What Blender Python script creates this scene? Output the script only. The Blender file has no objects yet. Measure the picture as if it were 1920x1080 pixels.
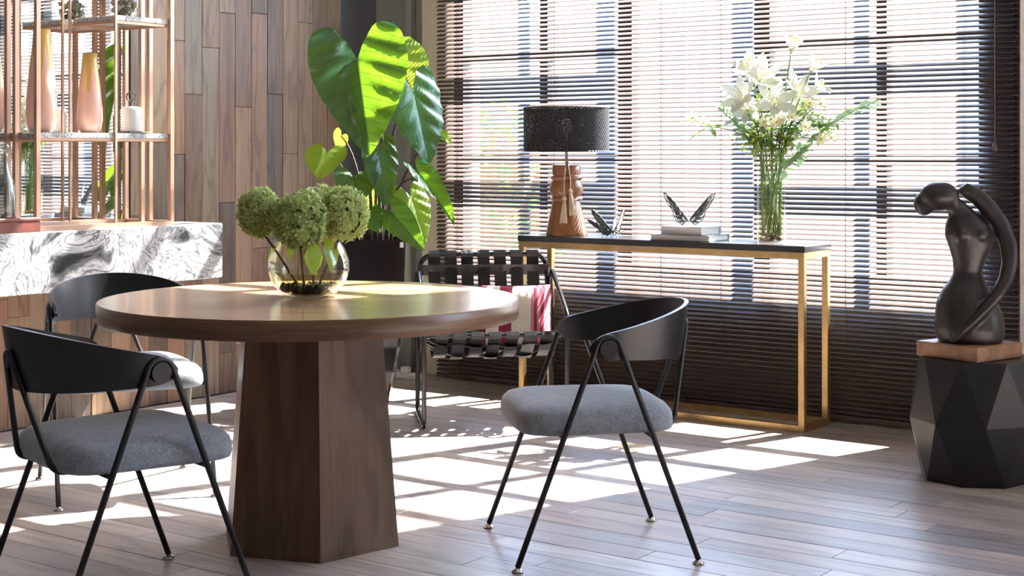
import bpy, math, random
from mathutils import Vector, Matrix, Quaternion
random.seed(7)
PI = math.pi
R = math.radians

# ------------------------------------------------------------ camera, world, sun
scene = bpy.context.scene
C = scene.collection
F = 2860.0            # focal length in pixels of the 1920 px frame
H = 1.2               # eye height
HY = 287.0            # horizon row
YAW = R(35.9)
FW = Vector((-math.sin(YAW), math.cos(YAW), 0))
RT = Vector((math.cos(YAW), math.sin(YAW), 0))
cam = bpy.data.cameras.new('camera')
cam.sensor_width = 36.0
cam.lens = F / 1920 * 36
cam.shift_y = -(540 - HY) / 1920
cam.clip_start = 0.05
camo = bpy.data.objects.new('camera', cam)
camo.location = (0, 0, H)
camo.rotation_euler = (PI / 2, 0, YAW)
C.objects.link(camo)
scene.camera = camo

scene.view_settings.view_transform = 'Standard'
scene.view_settings.look = 'None'
scene.view_settings.gamma = 1.0
scene.view_settings.use_curve_mapping = False
scene.view_settings.exposure = 1.9
try:
    scene.cycles.use_denoising = True
    scene.cycles.sample_clamp_indirect = 6.0
    scene.cycles.max_bounces = 10
    scene.cycles.transparent_max_bounces = 24
except Exception:
    pass

SUN_EL, SUN_AZ = R(50.6), R(18.0)
world = bpy.data.worlds.new('world')
scene.world = world
world.use_nodes = True
wn = world.node_tree
wn.nodes.clear()
wo = wn.nodes.new('ShaderNodeOutputWorld')
wb = wn.nodes.new('ShaderNodeBackground')
sk = wn.nodes.new('ShaderNodeTexSky')
sk.sky_type = 'NISHITA'
sk.sun_disc = False
sk.sun_elevation = SUN_EL
sk.sun_rotation = SUN_AZ
sk.air_density = 1.0
sk.dust_density = 1.5
wb.inputs['Strength'].default_value = 0.78
wn.links.new(sk.outputs[0], wb.inputs[0])
wn.links.new(wb.outputs[0], wo.inputs[0])

sl = bpy.data.lights.new('sun', 'SUN')
sl.energy = 38.0
sl.angle = R(0.55)
sl.color = (1.0, 0.96, 0.91)
so = bpy.data.objects.new('sun', sl)
to_sun = Vector((math.sin(SUN_AZ) * math.cos(SUN_EL), math.cos(SUN_AZ) * math.cos(SUN_EL), math.sin(SUN_EL)))
so.rotation_euler = (-to_sun).to_track_quat('-Z', 'Y').to_euler()
so.location = to_sun * 15
C.objects.link(so)

# ------------------------------------------------------------ helpers
def W(lat, dep, z=0.0):
    v = FW * dep + RT * lat
    return Vector((v.x, v.y, z))
def PX(px, py, dep):
    return W((px - 960) / F * dep, dep, H - (py - HY) / F * dep)

class MB:
    def __init__(s): s.v = []; s.f = []; s.uv = None
    def add(s, vs, fs):
        o = len(s.v); s.v += [tuple(p) for p in vs]; s.f += [tuple(i + o for i in f) for f in fs]
        return s
    def box(s, x0, x1, y0, y1, z0, z1):
        return s.add([(x0,y0,z0),(x1,y0,z0),(x1,y1,z0),(x0,y1,z0),(x0,y0,z1),(x1,y0,z1),(x1,y1,z1),(x0,y1,z1)],
                     [(3,2,1,0),(4,5,6,7),(0,1,5,4),(1,2,6,5),(2,3,7,6),(3,0,4,7)])
    def cbox(s, x0, x1, y0, y1, z0, z1, b=0.003):
        """box with chamfered vertical and horizontal edges"""
        rings = [(b, z0), (0, z0 + b), (0, z1 - b), (b, z1)]
        vs = []
        for ins, z in rings:
            a0, a1, c0, c1 = x0 + ins, x1 - ins, y0 + ins, y1 - ins
            vs += [(a0 + b, c0, z), (a1 - b, c0, z), (a1, c0 + b, z), (a1, c1 - b, z), (a1 - b, c1, z), (a0 + b, c1, z), (a0, c1 - b, z), (a0, c0 + b, z)]
        fs = [tuple(range(7, -1, -1)), tuple(range(24, 32))]
        for r in range(3):
            for i in range(8):
                j = (i + 1) % 8
                fs.append((r * 8 + i, r * 8 + j, r * 8 + 8 + j, r * 8 + 8 + i))
        return s.add(vs, fs)
    def tube(s, pts, rad, n=8, closed=False, flat=1.0):
        pts = [Vector(p) for p in pts]
        k = len(pts)
        rad = [rad] * k if not isinstance(rad, (list, tuple)) else list(rad)
        vs, fs = [], []
        up = None
        for i, p in enumerate(pts):
            if closed: t = pts[(i + 1) % k] - pts[i - 1]
            else: t = pts[min(i + 1, k - 1)] - pts[max(i - 1, 0)]
            if t.length < 1e-9: t = Vector((0, 0, 1))
            t.normalize()
            if up is None:
                up = Vector((0, 0, 1)) if abs(t.z) < 0.9 else Vector((1, 0, 0))
            a = t.cross(up)
            if a.length < 1e-6: a = t.orthogonal()
            a.normalize(); b = a.cross(t).normalized(); up = b
            for j in range(n):
                q = 2 * PI * j / n
                vs.append(p + a * (rad[i] * math.cos(q)) + b * (rad[i] * flat * math.sin(q)))
        m = k if closed else k - 1
        for i in range(m):
            i2 = (i + 1) % k
            for j in range(n):
                j2 = (j + 1) % n
                fs.append((i * n + j, i * n + j2, i2 * n + j2, i2 * n + j))
        if not closed:
            fs.append(tuple(range(n - 1, -1, -1)))
            fs.append(tuple((k - 1) * n + j for j in range(n)))
        return s.add(vs, fs)
    def lathe(s, prof, n=32, c=(0, 0, 0), sx=1.0, sy=1.0):
        vs, fs = [], []
        k = len(prof)
        for r, z in prof:
            for j in range(n):
                q = 2 * PI * j / n
                vs.append((c[0] + max(r, 1e-5) * math.cos(q) * sx, c[1] + max(r, 1e-5) * math.sin(q) * sy, c[2] + z))
        for i in range(k - 1):
            for j in range(n):
                j2 = (j + 1) % n
                fs.append((i * n + j, i * n + j2, (i + 1) * n + j2, (i + 1) * n + j))
        return s.add(vs, fs)
    def ball(s, c, r, n=12, m=8, sx=1, sy=1, sz=1):
        return s.lathe([(r * math.sin(PI * i / m), -r * sz * math.cos(PI * i / m)) for i in range(m + 1)], n, c, sx, sy)
    def strip(s, pts, w, th, side):
        """flat strap along pts, width w along vector side, thickness th"""
        pts = [Vector(p) for p in pts]; side = Vector(side).normalized()
        vs, fs = [], []
        for i, p in enumerate(pts):
            t = (pts[min(i + 1, len(pts) - 1)] - pts[max(i - 1, 0)]).normalized()
            nn = side.cross(t).normalized()
            for a, b in ((-1, -1), (1, -1), (1, 1), (-1, 1)):
                vs.append(p + side * (a * w / 2) + nn * (b * th / 2))
        for i in range(len(pts) - 1):
            for j in range(4):
                j2 = (j + 1) % 4
                fs.append((i * 4 + j, i * 4 + j2, i * 4 + 4 + j2, i * 4 + 4 + j))
        e = (len(pts) - 1) * 4
        fs += [(3, 2, 1, 0), (e, e + 1, e + 2, e + 3)]
        return s.add(vs, fs)
    def mesh(s, name, smooth=False, auto=None):
        me = bpy.data.meshes.new(name)
        me.from_pydata(s.v, [], s.f)
        if s.uv is not None:
            l = me.uv_layers.new(name='UVMap')
            for lp in me.loops: l.data[lp.index].uv = s.uv[lp.vertex_index]
        me.update()
        if smooth:
            me.polygons.foreach_set('use_smooth', [True] * len(me.polygons))
            if auto is not None:
                try: me.set_sharp_from_angle(angle=R(auto))
                except Exception: pass
        return me
    def build(s, name, mat, parent=None, smooth=False, loc=None, auto=None):
        return link(name, s.mesh(name, smooth, auto), mat, parent, loc)

def link(name, me, mat, parent=None, loc=None, rot=None):
    o = bpy.data.objects.new(name, me)
    if mat is not None and len(me.materials) == 0: me.materials.append(mat)
    C.objects.link(o)
    if parent is not None: o.parent = parent
    if loc is not None: o.location = loc
    if rot is not None: o.rotation_euler = rot
    return o
def tag(o, label=None, cat=None, group=None, kind=None):
    if label: o['label'] = label
    if cat: o['category'] = cat
    if group: o['group'] = group
    if kind: o['kind'] = kind
    return o
def thing(name, label, cat, loc=(0, 0, 0), rz=0.0, group=None):
    o = bpy.data.objects.new(name, None)
    o.empty_display_size = 0.1
    C.objects.link(o); o.location = loc; o.rotation_euler = (0, 0, rz)
    return tag(o, label, cat, group)
def copy_tree(o, parent=None):
    c = o.copy(); C.objects.link(c); c.parent = parent
    for ch in list(o.children): copy_tree(ch, c)
    return c
def arc(c, r, a0, a1, n, u, v):
    c, u, v = Vector(c), Vector(u), Vector(v)
    return [c + u * (r * math.cos(a0 + (a1 - a0) * i / n)) + v * (r * math.sin(a0 + (a1 - a0) * i / n)) for i in range(n + 1)]
def rounded(pts, r, n=5, closed=False):
    pts = [Vector(p) for p in pts]; k = len(pts); out = []
    for i, p in enumerate(pts):
        if not closed and i in (0, k - 1): out.append(p); continue
        a, b = pts[i - 1] - p, pts[(i + 1) % k] - p
        d = min(r, a.length * .49, b.length * .49)
        p0, p1 = p + a.normalized() * d, p + b.normalized() * d
        for j in range(n + 1):
            t = j / n
            out.append(p0 * (1 - t) ** 2 + p * 2 * t * (1 - t) + p1 * t * t)
    return out
def bez(p0, p1, p2, n=10):
    p0, p1, p2 = Vector(p0), Vector(p1), Vector(p2)
    return [p0 * (1 - t) ** 2 + p1 * 2 * t * (1 - t) + p2 * t * t for t in [i / n for i in range(n + 1)]]

# ------------------------------------------------------------ materials
def newmat(name):
    m = bpy.data.materials.new(name); m.use_nodes = True
    nt = m.node_tree; nt.nodes.clear()
    out = nt.nodes.new('ShaderNodeOutputMaterial')
    return m, nt, out
def N(nt, typ, **kw):
    n = nt.nodes.new(typ)
    for k, v in kw.items():
        if k in n.inputs.keys(): n.inputs[k].default_value = v
        else: setattr(n, k, v)
    return n
def ramp(nt, stops, interp='LINEAR'):
    n = nt.nodes.new('ShaderNodeValToRGB'); cr = n.color_ramp; cr.interpolation = interp
    while len(cr.elements) > 1: cr.elements.remove(cr.elements[-1])
    cr.elements[0].position = stops[0][0]; cr.elements[0].color = (*stops[0][1], 1)
    for p, c in stops[1:]:
        e = cr.elements.new(p); e.color = (*c, 1)
    return n
def mixc(nt, a, b, fac, mode='MIX'):
    n = nt.nodes.new('ShaderNodeMix'); n.data_type = 'RGBA'; n.blend_type = mode
    if isinstance(fac, (int, float)): n.inputs[0].default_value = fac
    else: nt.links.new(fac, n.inputs[0])
    for sock, i in ((a, 6), (b, 7)):
        if isinstance(sock, (tuple, list)): n.inputs[i].default_value = (*sock, 1)
        else: nt.links.new(sock, n.inputs[i])
    return n.outputs[2]
def plain(name, col, rough=.5, metal=0.0, noise=0.0, scale=20.0, bump=0.0, coat=0.0):
    m, nt, out = newmat(name)
    b = N(nt, 'ShaderNodeBsdfPrincipled', Roughness=rough, Metallic=metal)
    b.inputs['Base Color'].default_value = (*col, 1)
    if coat: b.inputs['Coat Weight'].default_value = coat
    tc = N(nt, 'ShaderNodeTexCoord')
    no = N(nt, 'ShaderNodeTexNoise', Scale=scale, Detail=4.0)
    nt.links.new(tc.outputs['Object'], no.inputs['Vector'])
    if noise:
        lo = tuple(c * (1 - noise) for c in col); hi = tuple(min(1, c * (1 + noise)) for c in col)
        r = ramp(nt, [(.3, lo), (.7, hi)]); nt.links.new(no.outputs['Fac'], r.inputs[0])
        nt.links.new(r.outputs[0], b.inputs['Base Color'])
    if bump:
        bp = N(nt, 'ShaderNodeBump', Strength=bump, Distance=0.01)
        nt.links.new(no.outputs['Fac'], bp.inputs['Height']); nt.links.new(bp.outputs[0], b.inputs['Normal'])
    nt.links.new(b.outputs[0], out.inputs[0])
    return m
def wood(name, stops, axis='X', rough=.4, grain=.35, fig=1.0, coat=0.0, rand=True):
    """per-object random tone from stops; grain stretched along the local axis"""
    m, nt, out = newmat(name)
    b = N(nt, 'ShaderNodeBsdfPrincipled', Roughness=rough)
    if coat:
        b.inputs['Coat Weight'].default_value = coat; b.inputs['Coat Roughness'].default_value = .15
    tc = N(nt, 'ShaderNodeTexCoord'); oi = N(nt, 'ShaderNodeObjectInfo')
    off = N(nt, 'ShaderNodeVectorMath', operation='SCALE'); off.inputs[0].default_value = (37, 53, 71)
    nt.links.new(oi.outputs['Random'], off.inputs['Scale'])
    ad = N(nt, 'ShaderNodeVectorMath', operation='ADD')
    nt.links.new(tc.outputs['Object'], ad.inputs[0]); nt.links.new(off.outputs[0], ad.inputs[1])
    def mapped(a, c):
        sc = {'X': (a, c, c), 'Y': (c, a, c), 'Z': (c, c, a), 'XY': (a, a, c)}[axis]
        mp = N(nt, 'ShaderNodeVectorMath', operation='MULTIPLY'); mp.inputs[1].default_value = sc
        nt.links.new(ad.outputs[0], mp.inputs[0]); return mp
    fine = N(nt, 'ShaderNodeTexNoise', Scale=1.0, Detail=5.0, Roughness=.65)
    nt.links.new(mapped(3.0, 110.0).outputs[0], fine.inputs['Vector'])
    big = N(nt, 'ShaderNodeTexNoise', Scale=1.0, Detail=2.0, Distortion=.4)
    nt.links.new(mapped(1.1 * fig, 9.0 * fig).outputs[0], big.inputs['Vector'])
    mul = N(nt, 'ShaderNodeMath', operation='MULTIPLY'); mul.inputs[1].default_value = 9.0
    nt.links.new(big.outputs['Fac'], mul.inputs[0])
    fr = N(nt, 'ShaderNodeMath', operation='PINGPONG'); fr.inputs[1].default_value = 1.0
    nt.links.new(mul.outputs[0], fr.inputs[0])
    base = ramp(nt, stops)
    if rand: nt.links.new(oi.outputs['Random'], base.inputs[0])
    else: nt.links.new(big.outputs['Fac'], base.inputs[0])
    g1 = ramp(nt, [(.25, (1 - grain,) * 3), (.75, (1 + grain * .4,) * 3)]); nt.links.new(fine.outputs['Fac'], g1.inputs[0])
    g2 = ramp(nt, [(0, (1 - grain * .9, 1 - grain, 1 - grain * 1.1)), (.45, (1, 1, 1)), (1, (1.08, 1.06, 1.02))]); nt.links.new(fr.outputs[0], g2.inputs[0])
    c1 = mixc(nt, base.outputs[0], g1.outputs[0], 1.0, 'MULTIPLY')
    c2 = mixc(nt, c1, g2.outputs[0], 1.0, 'MULTIPLY')
    nt.links.new(c2, b.inputs['Base Color'])
    bp = N(nt, 'ShaderNodeBump', Strength=.12, Distance=.002)
    nt.links.new(fine.outputs['Fac'], bp.inputs['Height']); nt.links.new(bp.outputs[0], b.inputs['Normal'])
    nt.links.new(b.outputs[0], out.inputs[0])
    return m
def thin_glass(name, tint=(1, 1, 1), ior=1.45, rough=.01, boost=1.0):
    m, nt, out = newmat(name)
    t = N(nt, 'ShaderNodeBsdfTransparent'); t.inputs[0].default_value = (*tint, 1)
    g = N(nt, 'ShaderNodeBsdfGlossy', Roughness=rough)
    lw = N(nt, 'ShaderNodeLayerWeight', Blend=.5)          # Schlick reflectance, the same from both sides
    pw_ = N(nt, 'ShaderNodeMath', operation='POWER'); pw_.inputs[1].default_value = 5.0
    nt.links.new(lw.outputs['Facing'], pw_.inputs[0])
    f0 = ((ior - 1) / (ior + 1)) ** 2
    mu = N(nt, 'ShaderNodeMath', operation='MULTIPLY_ADD', use_clamp=True); mu.inputs[1].default_value = (1 - f0) * boost; mu.inputs[2].default_value = f0 * boost
    nt.links.new(pw_.outputs[0], mu.inputs[0])
    mx = N(nt, 'ShaderNodeMixShader')
    nt.links.new(mu.outputs[0], mx.inputs[0]); nt.links.new(t.outputs[0], mx.inputs[1]); nt.links.new(g.outputs[0], mx.inputs[2])
    nt.links.new(mx.outputs[0], out.inputs[0])
    return m
def leafmat(name, col, trans, tfac=.5, rough=.35, veins=True):
    m, nt, out = newmat(name)
    b = N(nt, 'ShaderNodeBsdfPrincipled', Roughness=rough)
    tr = N(nt, 'ShaderNodeBsdfTranslucent'); mx = N(nt, 'ShaderNodeMixShader', Fac=tfac)
    tc = N(nt, 'ShaderNodeTexCoord')
    no = N(nt, 'ShaderNodeTexNoise', Scale=6.0, Detail=4.0)
    nt.links.new(tc.outputs['Object'], no.inputs['Vector'])
    r1 = ramp(nt, [(.3, tuple(c * .75 for c in col)), (.7, tuple(c * 1.2 for c in col))])
    nt.links.new(no.outputs['Fac'], r1.inputs[0])
    c1, c2 = r1.outputs[0], None
    tcol = N(nt, 'ShaderNodeRGB'); tcol.outputs[0].default_value = (*trans, 1)
    c2 = tcol.outputs[0]
    if veins:
        sp = N(nt, 'ShaderNodeSeparateXYZ'); nt.links.new(tc.outputs['UV'], sp.inputs[0])
        ab = N(nt, 'ShaderNodeMath', operation='ABSOLUTE'); nt.links.new(sp.outputs[0], ab.inputs[0])
        mu = N(nt, 'ShaderNodeMath', operation='MULTIPLY_ADD'); mu.inputs[1].default_value = -.55
        nt.links.new(ab.outputs[0], mu.inputs[0]); nt.links.new(sp.outputs[1], mu.inputs[2])
        m8 = N(nt, 'ShaderNodeMath', operation='MULTIPLY'); m8.inputs[1].default_value = 8.0
        nt.links.new(mu.outputs[0], m8.inputs[0])
        pp = N(nt, 'ShaderNodeMath', operation='PINGPONG'); pp.inputs[1].default_value = .5
        nt.links.new(m8.outputs[0], pp.inputs[0])
        rv = ramp(nt, [(.0, (1, 1, 1)), (.07, (0, 0, 0))]); nt.links.new(pp.outputs[0], rv.inputs[0])
        rm = ramp(nt, [(.010, (1, 1, 1)), (.02, (0, 0, 0))]); nt.links.new(ab.outputs[0], rm.inputs[0])
        mxv = N(nt, 'ShaderNodeMath', operation='MAXIMUM')
        nt.links.new(rv.outputs[0], mxv.inputs[0]); nt.links.new(rm.outputs[0], mxv.inputs[1])
        c1 = mixc(nt, c1, tuple(min(1, c * 1.6 + .02) for c in col), mxv.outputs[0])
        c2 = mixc(nt, c2, tuple(c * .45 for c in trans), mxv.outputs[0])
    nt.links.new(c1, b.inputs['Base Color']); nt.links.new(c2, tr.inputs[0])
    nt.links.new(b.outputs[0], mx.inputs[1]); nt.links.new(tr.outputs[0], mx.inputs[2])
    nt.links.new(mx.outputs[0], out.inputs[0])
    return m
def marble(name, scale=1.0):
    m, nt, out = newmat(name)
    b = N(nt, 'ShaderNodeBsdfPrincipled', Roughness=.18)
    tc = N(nt, 'ShaderNodeTexCoord')
    w = N(nt, 'ShaderNodeTexNoise', Scale=1.9 * scale, Detail=2.0, Distortion=.9)
    nt.links.new(tc.outputs['Object'], w.inputs['Vector'])
    ad = N(nt, 'ShaderNodeVectorMath', operation='MULTIPLY_ADD'); ad.inputs[1].default_value = (.9, .9, .9)
    nt.links.new(w.outputs['Color'], ad.inputs[0]); nt.links.new(tc.outputs['Object'], ad.inputs[2])
    n2 = N(nt, 'ShaderNodeTexNoise', Scale=2.3 * scale, Detail=8.0, Roughness=.62, Distortion=1.1)
    nt.links.new(ad.outputs[0], n2.inputs['Vector'])
    r = ramp(nt, [(.34, (.03, .032, .036)), (.40, (.20, .205, .215)), (.435, (.58, .58, .57)), (.46, (.10, .105, .115)), (.48, (.56, .56, .55)), (.505, (.24, .245, .25)), (.52, (.62, .62, .61)), (.545, (.05, .053, .06)), (.565, (.40, .405, .41)), (.60, (.62, .62, .61)), (.62, (.14, .145, .155)), (.65, (.60, .60, .59))])
    nt.links.new(n2.outputs['Fac'], r.inputs[0])
    nt.links.new(r.outputs[0], b.inputs['Base Color'])
    nt.links.new(b.outputs[0], out.inputs[0])
    return m
def fabric(name, col, scale=260.0, var=.35):
    m, nt, out = newmat(name)
    b = N(nt, 'ShaderNodeBsdfPrincipled', Roughness=.95)
    b.inputs['Sheen Weight'].default_value = .3
    tc = N(nt, 'ShaderNodeTexCoord')
    no = N(nt, 'ShaderNodeTexNoise', Scale=scale, Detail=3.0); nt.links.new(tc.outputs['Object'], no.inputs['Vector'])
    n2 = N(nt, 'ShaderNodeTexNoise', Scale=30.0, Detail=3.0); nt.links.new(tc.outputs['Object'], n2.inputs['Vector'])
    r = ramp(nt, [(.3, tuple(c * (1 - var) for c in col)), (.7, tuple(c * (1 + var) for c in col))]); nt.links.new(no.outputs['Fac'], r.inputs[0])
    r2 = ramp(nt, [(.3, (.85,) * 3), (.7, (1.1,) * 3)]); nt.links.new(n2.outputs['Fac'], r2.inputs[0])
    nt.links.new(mixc(nt, r.outputs[0], r2.outputs[0], 1.0, 'MULTIPLY'), b.inputs['Base Color'])
    bp = N(nt, 'ShaderNodeBump', Strength=.3, Distance=.001)
    nt.links.new(no.outputs['Fac'], bp.inputs['Height']); nt.links.new(bp.outputs[0], b.inputs['Normal'])
    nt.links.new(b.outputs[0], out.inputs[0])
    return m

floor_stops = [(0, (.40, .325, .29)), (.14, (.49, .42, .385)), (.28, (.33, .30, .295)), (.42, (.52, .455, .425)), (.55, (.28, .27, .28)), (.7, (.46, .37, .335)), (.85, (.55, .49, .45)), (1, (.36, .31, .285))]
wall_stops = [(0, (.20, .115, .068)), (.12, (.31, .195, .12)), (.25, (.115, .082, .06)), (.38, (.28, .15, .095)), (.5, (.35, .25, .155)), (.62, (.15, .11, .085)), (.75, (.25, .135, .085)), (.88, (.21, .165, .115)), (1, (.32, .205, .13))]
MAT = {
    'floor': wood('floor_wood', floor_stops, 'X', .3, .28, 1.0),
    'wallwood': wood('wall_wood', wall_stops, 'Z', .42, .32, 1.3),
    'subfloor': plain('subfloor', (.03, .025, .02), .9),
    'walnut': wood('walnut_base', [(.3, (.12, .060, .032)), (.5, (.17, .090, .050)), (.7, (.215, .122, .070))], 'Z', .4, .38, .8, rand=False),
    'edgewood': wood('edge_band_wood', [(.3, (.14, .070, .037)), (.5, (.19, .102, .057)), (.7, (.24, .137, .079))], 'XY', .35, .38, .8, rand=False),
    'tabletop': wood('table_top_wood', [(.3, (.42, .26, .15)), (.5, (.51, .335, .20)), (.7, (.58, .40, .25))], 'X', .2, .25, .7, coat=.4, rand=False),
    'plaster': plain('pale_plaster', (.62, .60, .57), .9, noise=.08, scale=30, bump=.2),
    'ceiling': plain('white_ceiling', (.6, .6, .6), .9),
    'rearwall': plain('taupe_wall', (.22, .20, .185), .9),
    'slate': plain('slate_paint', (.085, .09, .10), .6, noise=.1, scale=4),
    'greygreen': plain('grey_green_paint', (.25, .26, .245), .6, noise=.06),
    'cream': plain('cream_paint', (.62, .58, .48), .7, noise=.04),
    'frame': plain('dark_window_frame', (.035, .03, .03), .45),
    'glass': thin_glass('window_glass', (.97, .98, .98)),
    'slat': plain('dark_brown_slat', (.078, .058, .053), .36, noise=.2, scale=40),
    'cord': plain('brown_cord', (.16, .09, .08), .8),
    'marble': marble('grey_veined_marble'),
    'marble2': marble('shelf_marble', 2.0),
    'copper': plain('copper_rose', (.58, .36, .25), .40, .7),
    'brass': plain('aged_brass', (.58, .40, .18), .34, .9, noise=.15, scale=15),
    'black': plain('black_powder_coat', (.006, .006, .007), .42),
    'blackwood': plain('black_veneer', (.006, .006, .008), .36, noise=.2, scale=60),
    'chrome': plain('chrome', (.6, .6, .6), .15, 1.0),
    'grey': fabric('grey_wool', (.24, .26, .295)),
    'leather': plain('black_leather', (.008, .008, .009), .36, bump=.15, scale=120),
    'steel': plain('dark_steel', (.06, .06, .065), .25, .9),
    'blackgloss': plain('black_gloss_planter', (.008, .008, .009), .16),
    'soil': plain('dark_soil', (.03, .022, .015), .95, noise=.4, scale=60, bump=.6),
    'bronze': plain('dark_bronze', (.035, .031, .030), .36, .35, noise=.45, scale=14, bump=.12),
    'copperbase': plain('brown_copper_block', (.30, .16, .095), .45, .3, noise=.25, scale=25),
    'matblack': plain('matt_black_facets', (.007, .007, .009), .36),
    'white': plain('white_plastic', (.8, .8, .78), .4),
    'leaf': leafmat('alocasia_green', (.009, .048, .022), (.26, .50, .02), .30, .20),
    'leafy': leafmat('alocasia_yellow_green', (.11, .20, .03), (.42, .60, .04), .45, .3),
    'stemdark': plain('dark_purple_stem', (.05, .035, .03), .5),
    'stemgreen': plain('green_stem', (.16, .27, .07), .5),
    'woody': plain('woody_stem', (.16, .10, .05), .7, noise=.3),
    'smallleaf': leafmat('bouquet_leaf', (.10, .20, .05), (.35, .55, .08), .45, .4, False),
    'eucal': leafmat('eucalyptus_leaf', (.20, .32, .18), (.42, .60, .28), .4, .5, False),
    'hydleaf': leafmat('hydrangea_leaf', (.13, .27, .04), (.50, .70, .08), .5, .4, False),
    'petal': leafmat('white_petal', (.66, .66, .62), (.66, .68, .58), .35, .6, False),
    'cream_petal': leafmat('cream_petal', (.82, .78, .62), (.85, .80, .55), .4, .6, False),
    'yellow': plain('yellow_centre', (.75, .52, .06), .6),
    'filler': leafmat('yellow_green_filler', (.36, .44, .10), (.55, .65, .15), .4, .6, False),
    'bowl': thin_glass('bowl_glass', (.985, .98, .93), 1.5, .01, 1.0),
    'crystal': thin_glass('cut_crystal', (.80, .84, .84), 1.6, .12, 2.5),
    'clear': thin_glass('clear_glass', (.97, .985, .975), 1.5, .01, 1.0),
    'water': thin_glass('water', (.88, .86, .72), 1.33, .0, 1.0),
    'pebble': plain('dark_moss', (.022, .026, .014), .8, noise=.5, scale=80, bump=.8),
    'redwood': plain('red_brown_box', (.15, .045, .032), .4, noise=.25, scale=12),
    'carved': wood('turned_wood', [(.3, (.20, .075, .030)), (.5, (.31, .13, .055)), (.7, (.40, .19, .085))], 'Z', .3, .4, 1.0, coat=.3, rand=False),
    'tassel': fabric('cream_cotton', (.62, .50, .36), 200, .25),
    'paper': plain('book_pages', (.78, .76, .72), .8),
    'pewter': plain('pewter', (.13, .14, .13), .4, .7, noise=.5, scale=70),
    'mirror': plain('mirror_silver', (.9, .9, .9), .015, 1.0),
}
# a loosely woven black lamp shade
def shade_mat():
    m, nt, out = newmat('woven_black_shade')
    b = N(nt, 'ShaderNodeBsdfPrincipled', Roughness=.9); b.inputs['Base Color'].default_value = (.014, .014, .016, 1)
    tp = N(nt, 'ShaderNodeBsdfTransparent'); mx = N(nt, 'ShaderNodeMixShader')
    tc = N(nt, 'ShaderNodeTexCoord')
    no = N(nt, 'ShaderNodeTexNoise', Scale=220.0, Detail=2.0); nt.links.new(tc.outputs['Object'], no.inputs['Vector'])
    r = ramp(nt, [(.54, (0, 0, 0)), (.72, (.6, .6, .6))]); nt.links.new(no.outputs['Fac'], r.inputs[0])
    nt.links.new(r.outputs[0], mx.inputs[0]); nt.links.new(b.outputs[0], mx.inputs[1]); nt.links.new(tp.outputs[0], mx.inputs[2])
    nt.links.new(mx.outputs[0], out.inputs[0]); return m
MAT['shade'] = shade_mat()
def vase_mat():
    """pink glaze with gold lobes painted down from the rim"""
    m, nt, out = newmat('pink_and_gold_glaze')
    b = N(nt, 'ShaderNodeBsdfPrincipled', Roughness=.3)
    tc = N(nt, 'ShaderNodeTexCoord'); sp = N(nt, 'ShaderNodeSeparateXYZ'); nt.links.new(tc.outputs['Object'], sp.inputs[0])
    at = N(nt, 'ShaderNodeMath', operation='ARCTAN2'); nt.links.new(sp.outputs[1], at.inputs[0]); nt.links.new(sp.outputs[0], at.inputs[1])
    s1 = N(nt, 'ShaderNodeMath', operation='MULTIPLY'); s1.inputs[1].default_value = 6.0; nt.links.new(at.outputs[0], s1.inputs[0])
    si = N(nt, 'ShaderNodeMath', operation='SINE'); nt.links.new(s1.outputs[0], si.inputs[0])
    s2 = N(nt, 'ShaderNodeMath', operation='MULTIPLY_ADD'); s2.inputs[1].default_value = .06; nt.links.new(si.outputs[0], s2.inputs[0]); nt.links.new(sp.outputs[2], s2.inputs[2])
    r = ramp(nt, [(.235, (.72, .44, .34)), (.25, (.60, .40, .10))]); nt.links.new(s2.outputs[0], r.inputs[0])
    nt.links.new(r.outputs[0], b.inputs['Base Color']); nt.links.new(b.outputs[0], out.inputs[0]); return m
MAT['vase'] = vase_mat()
def stripe_mat():
    m, nt, out = newmat('burgundy_stripe_cotton')
    b = N(nt, 'ShaderNodeBsdfPrincipled', Roughness=.9)
    tc = N(nt, 'ShaderNodeTexCoord'); sp = N(nt, 'ShaderNodeSeparateXYZ'); nt.links.new(tc.outputs['Object'], sp.inputs[0])
    mu = N(nt, 'ShaderNodeMath', operation='MULTIPLY_ADD'); mu.inputs[1].default_value = 1 / .36; mu.inputs[2].default_value = .5; nt.links.new(sp.outputs[0], mu.inputs[0])
    cr, bu, pk = (.78, .70, .60), (.27, .025, .06), (.62, .22, .28)
    r = ramp(nt, [(0, bu), (.13, cr), (.3, bu), (.46, cr), (.62, cr), (.70, pk), (.74, bu), (.78, pk), (.82, bu), (.86, pk), (.93, bu)], 'CONSTANT')
    nt.links.new(mu.outputs[0], r.inputs[0]); nt.links.new(r.outputs[0], b.inputs['Base Color']); nt.links.new(b.outputs[0], out.inputs[0]); return m
MAT['stripe'] = stripe_mat()
MAT['outground'] = plain('terrace_stone', (.32, .30, .27), .9, noise=.15, scale=3)
MAT['outwall'] = plain('garden_wall_render', (.30, .28, .25), .9, noise=.1, scale=2)
MAT['hedge'] = leafmat('hedge_leaf', (.10, .20, .05), (.25, .45, .06), .3, .5, False)

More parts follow.
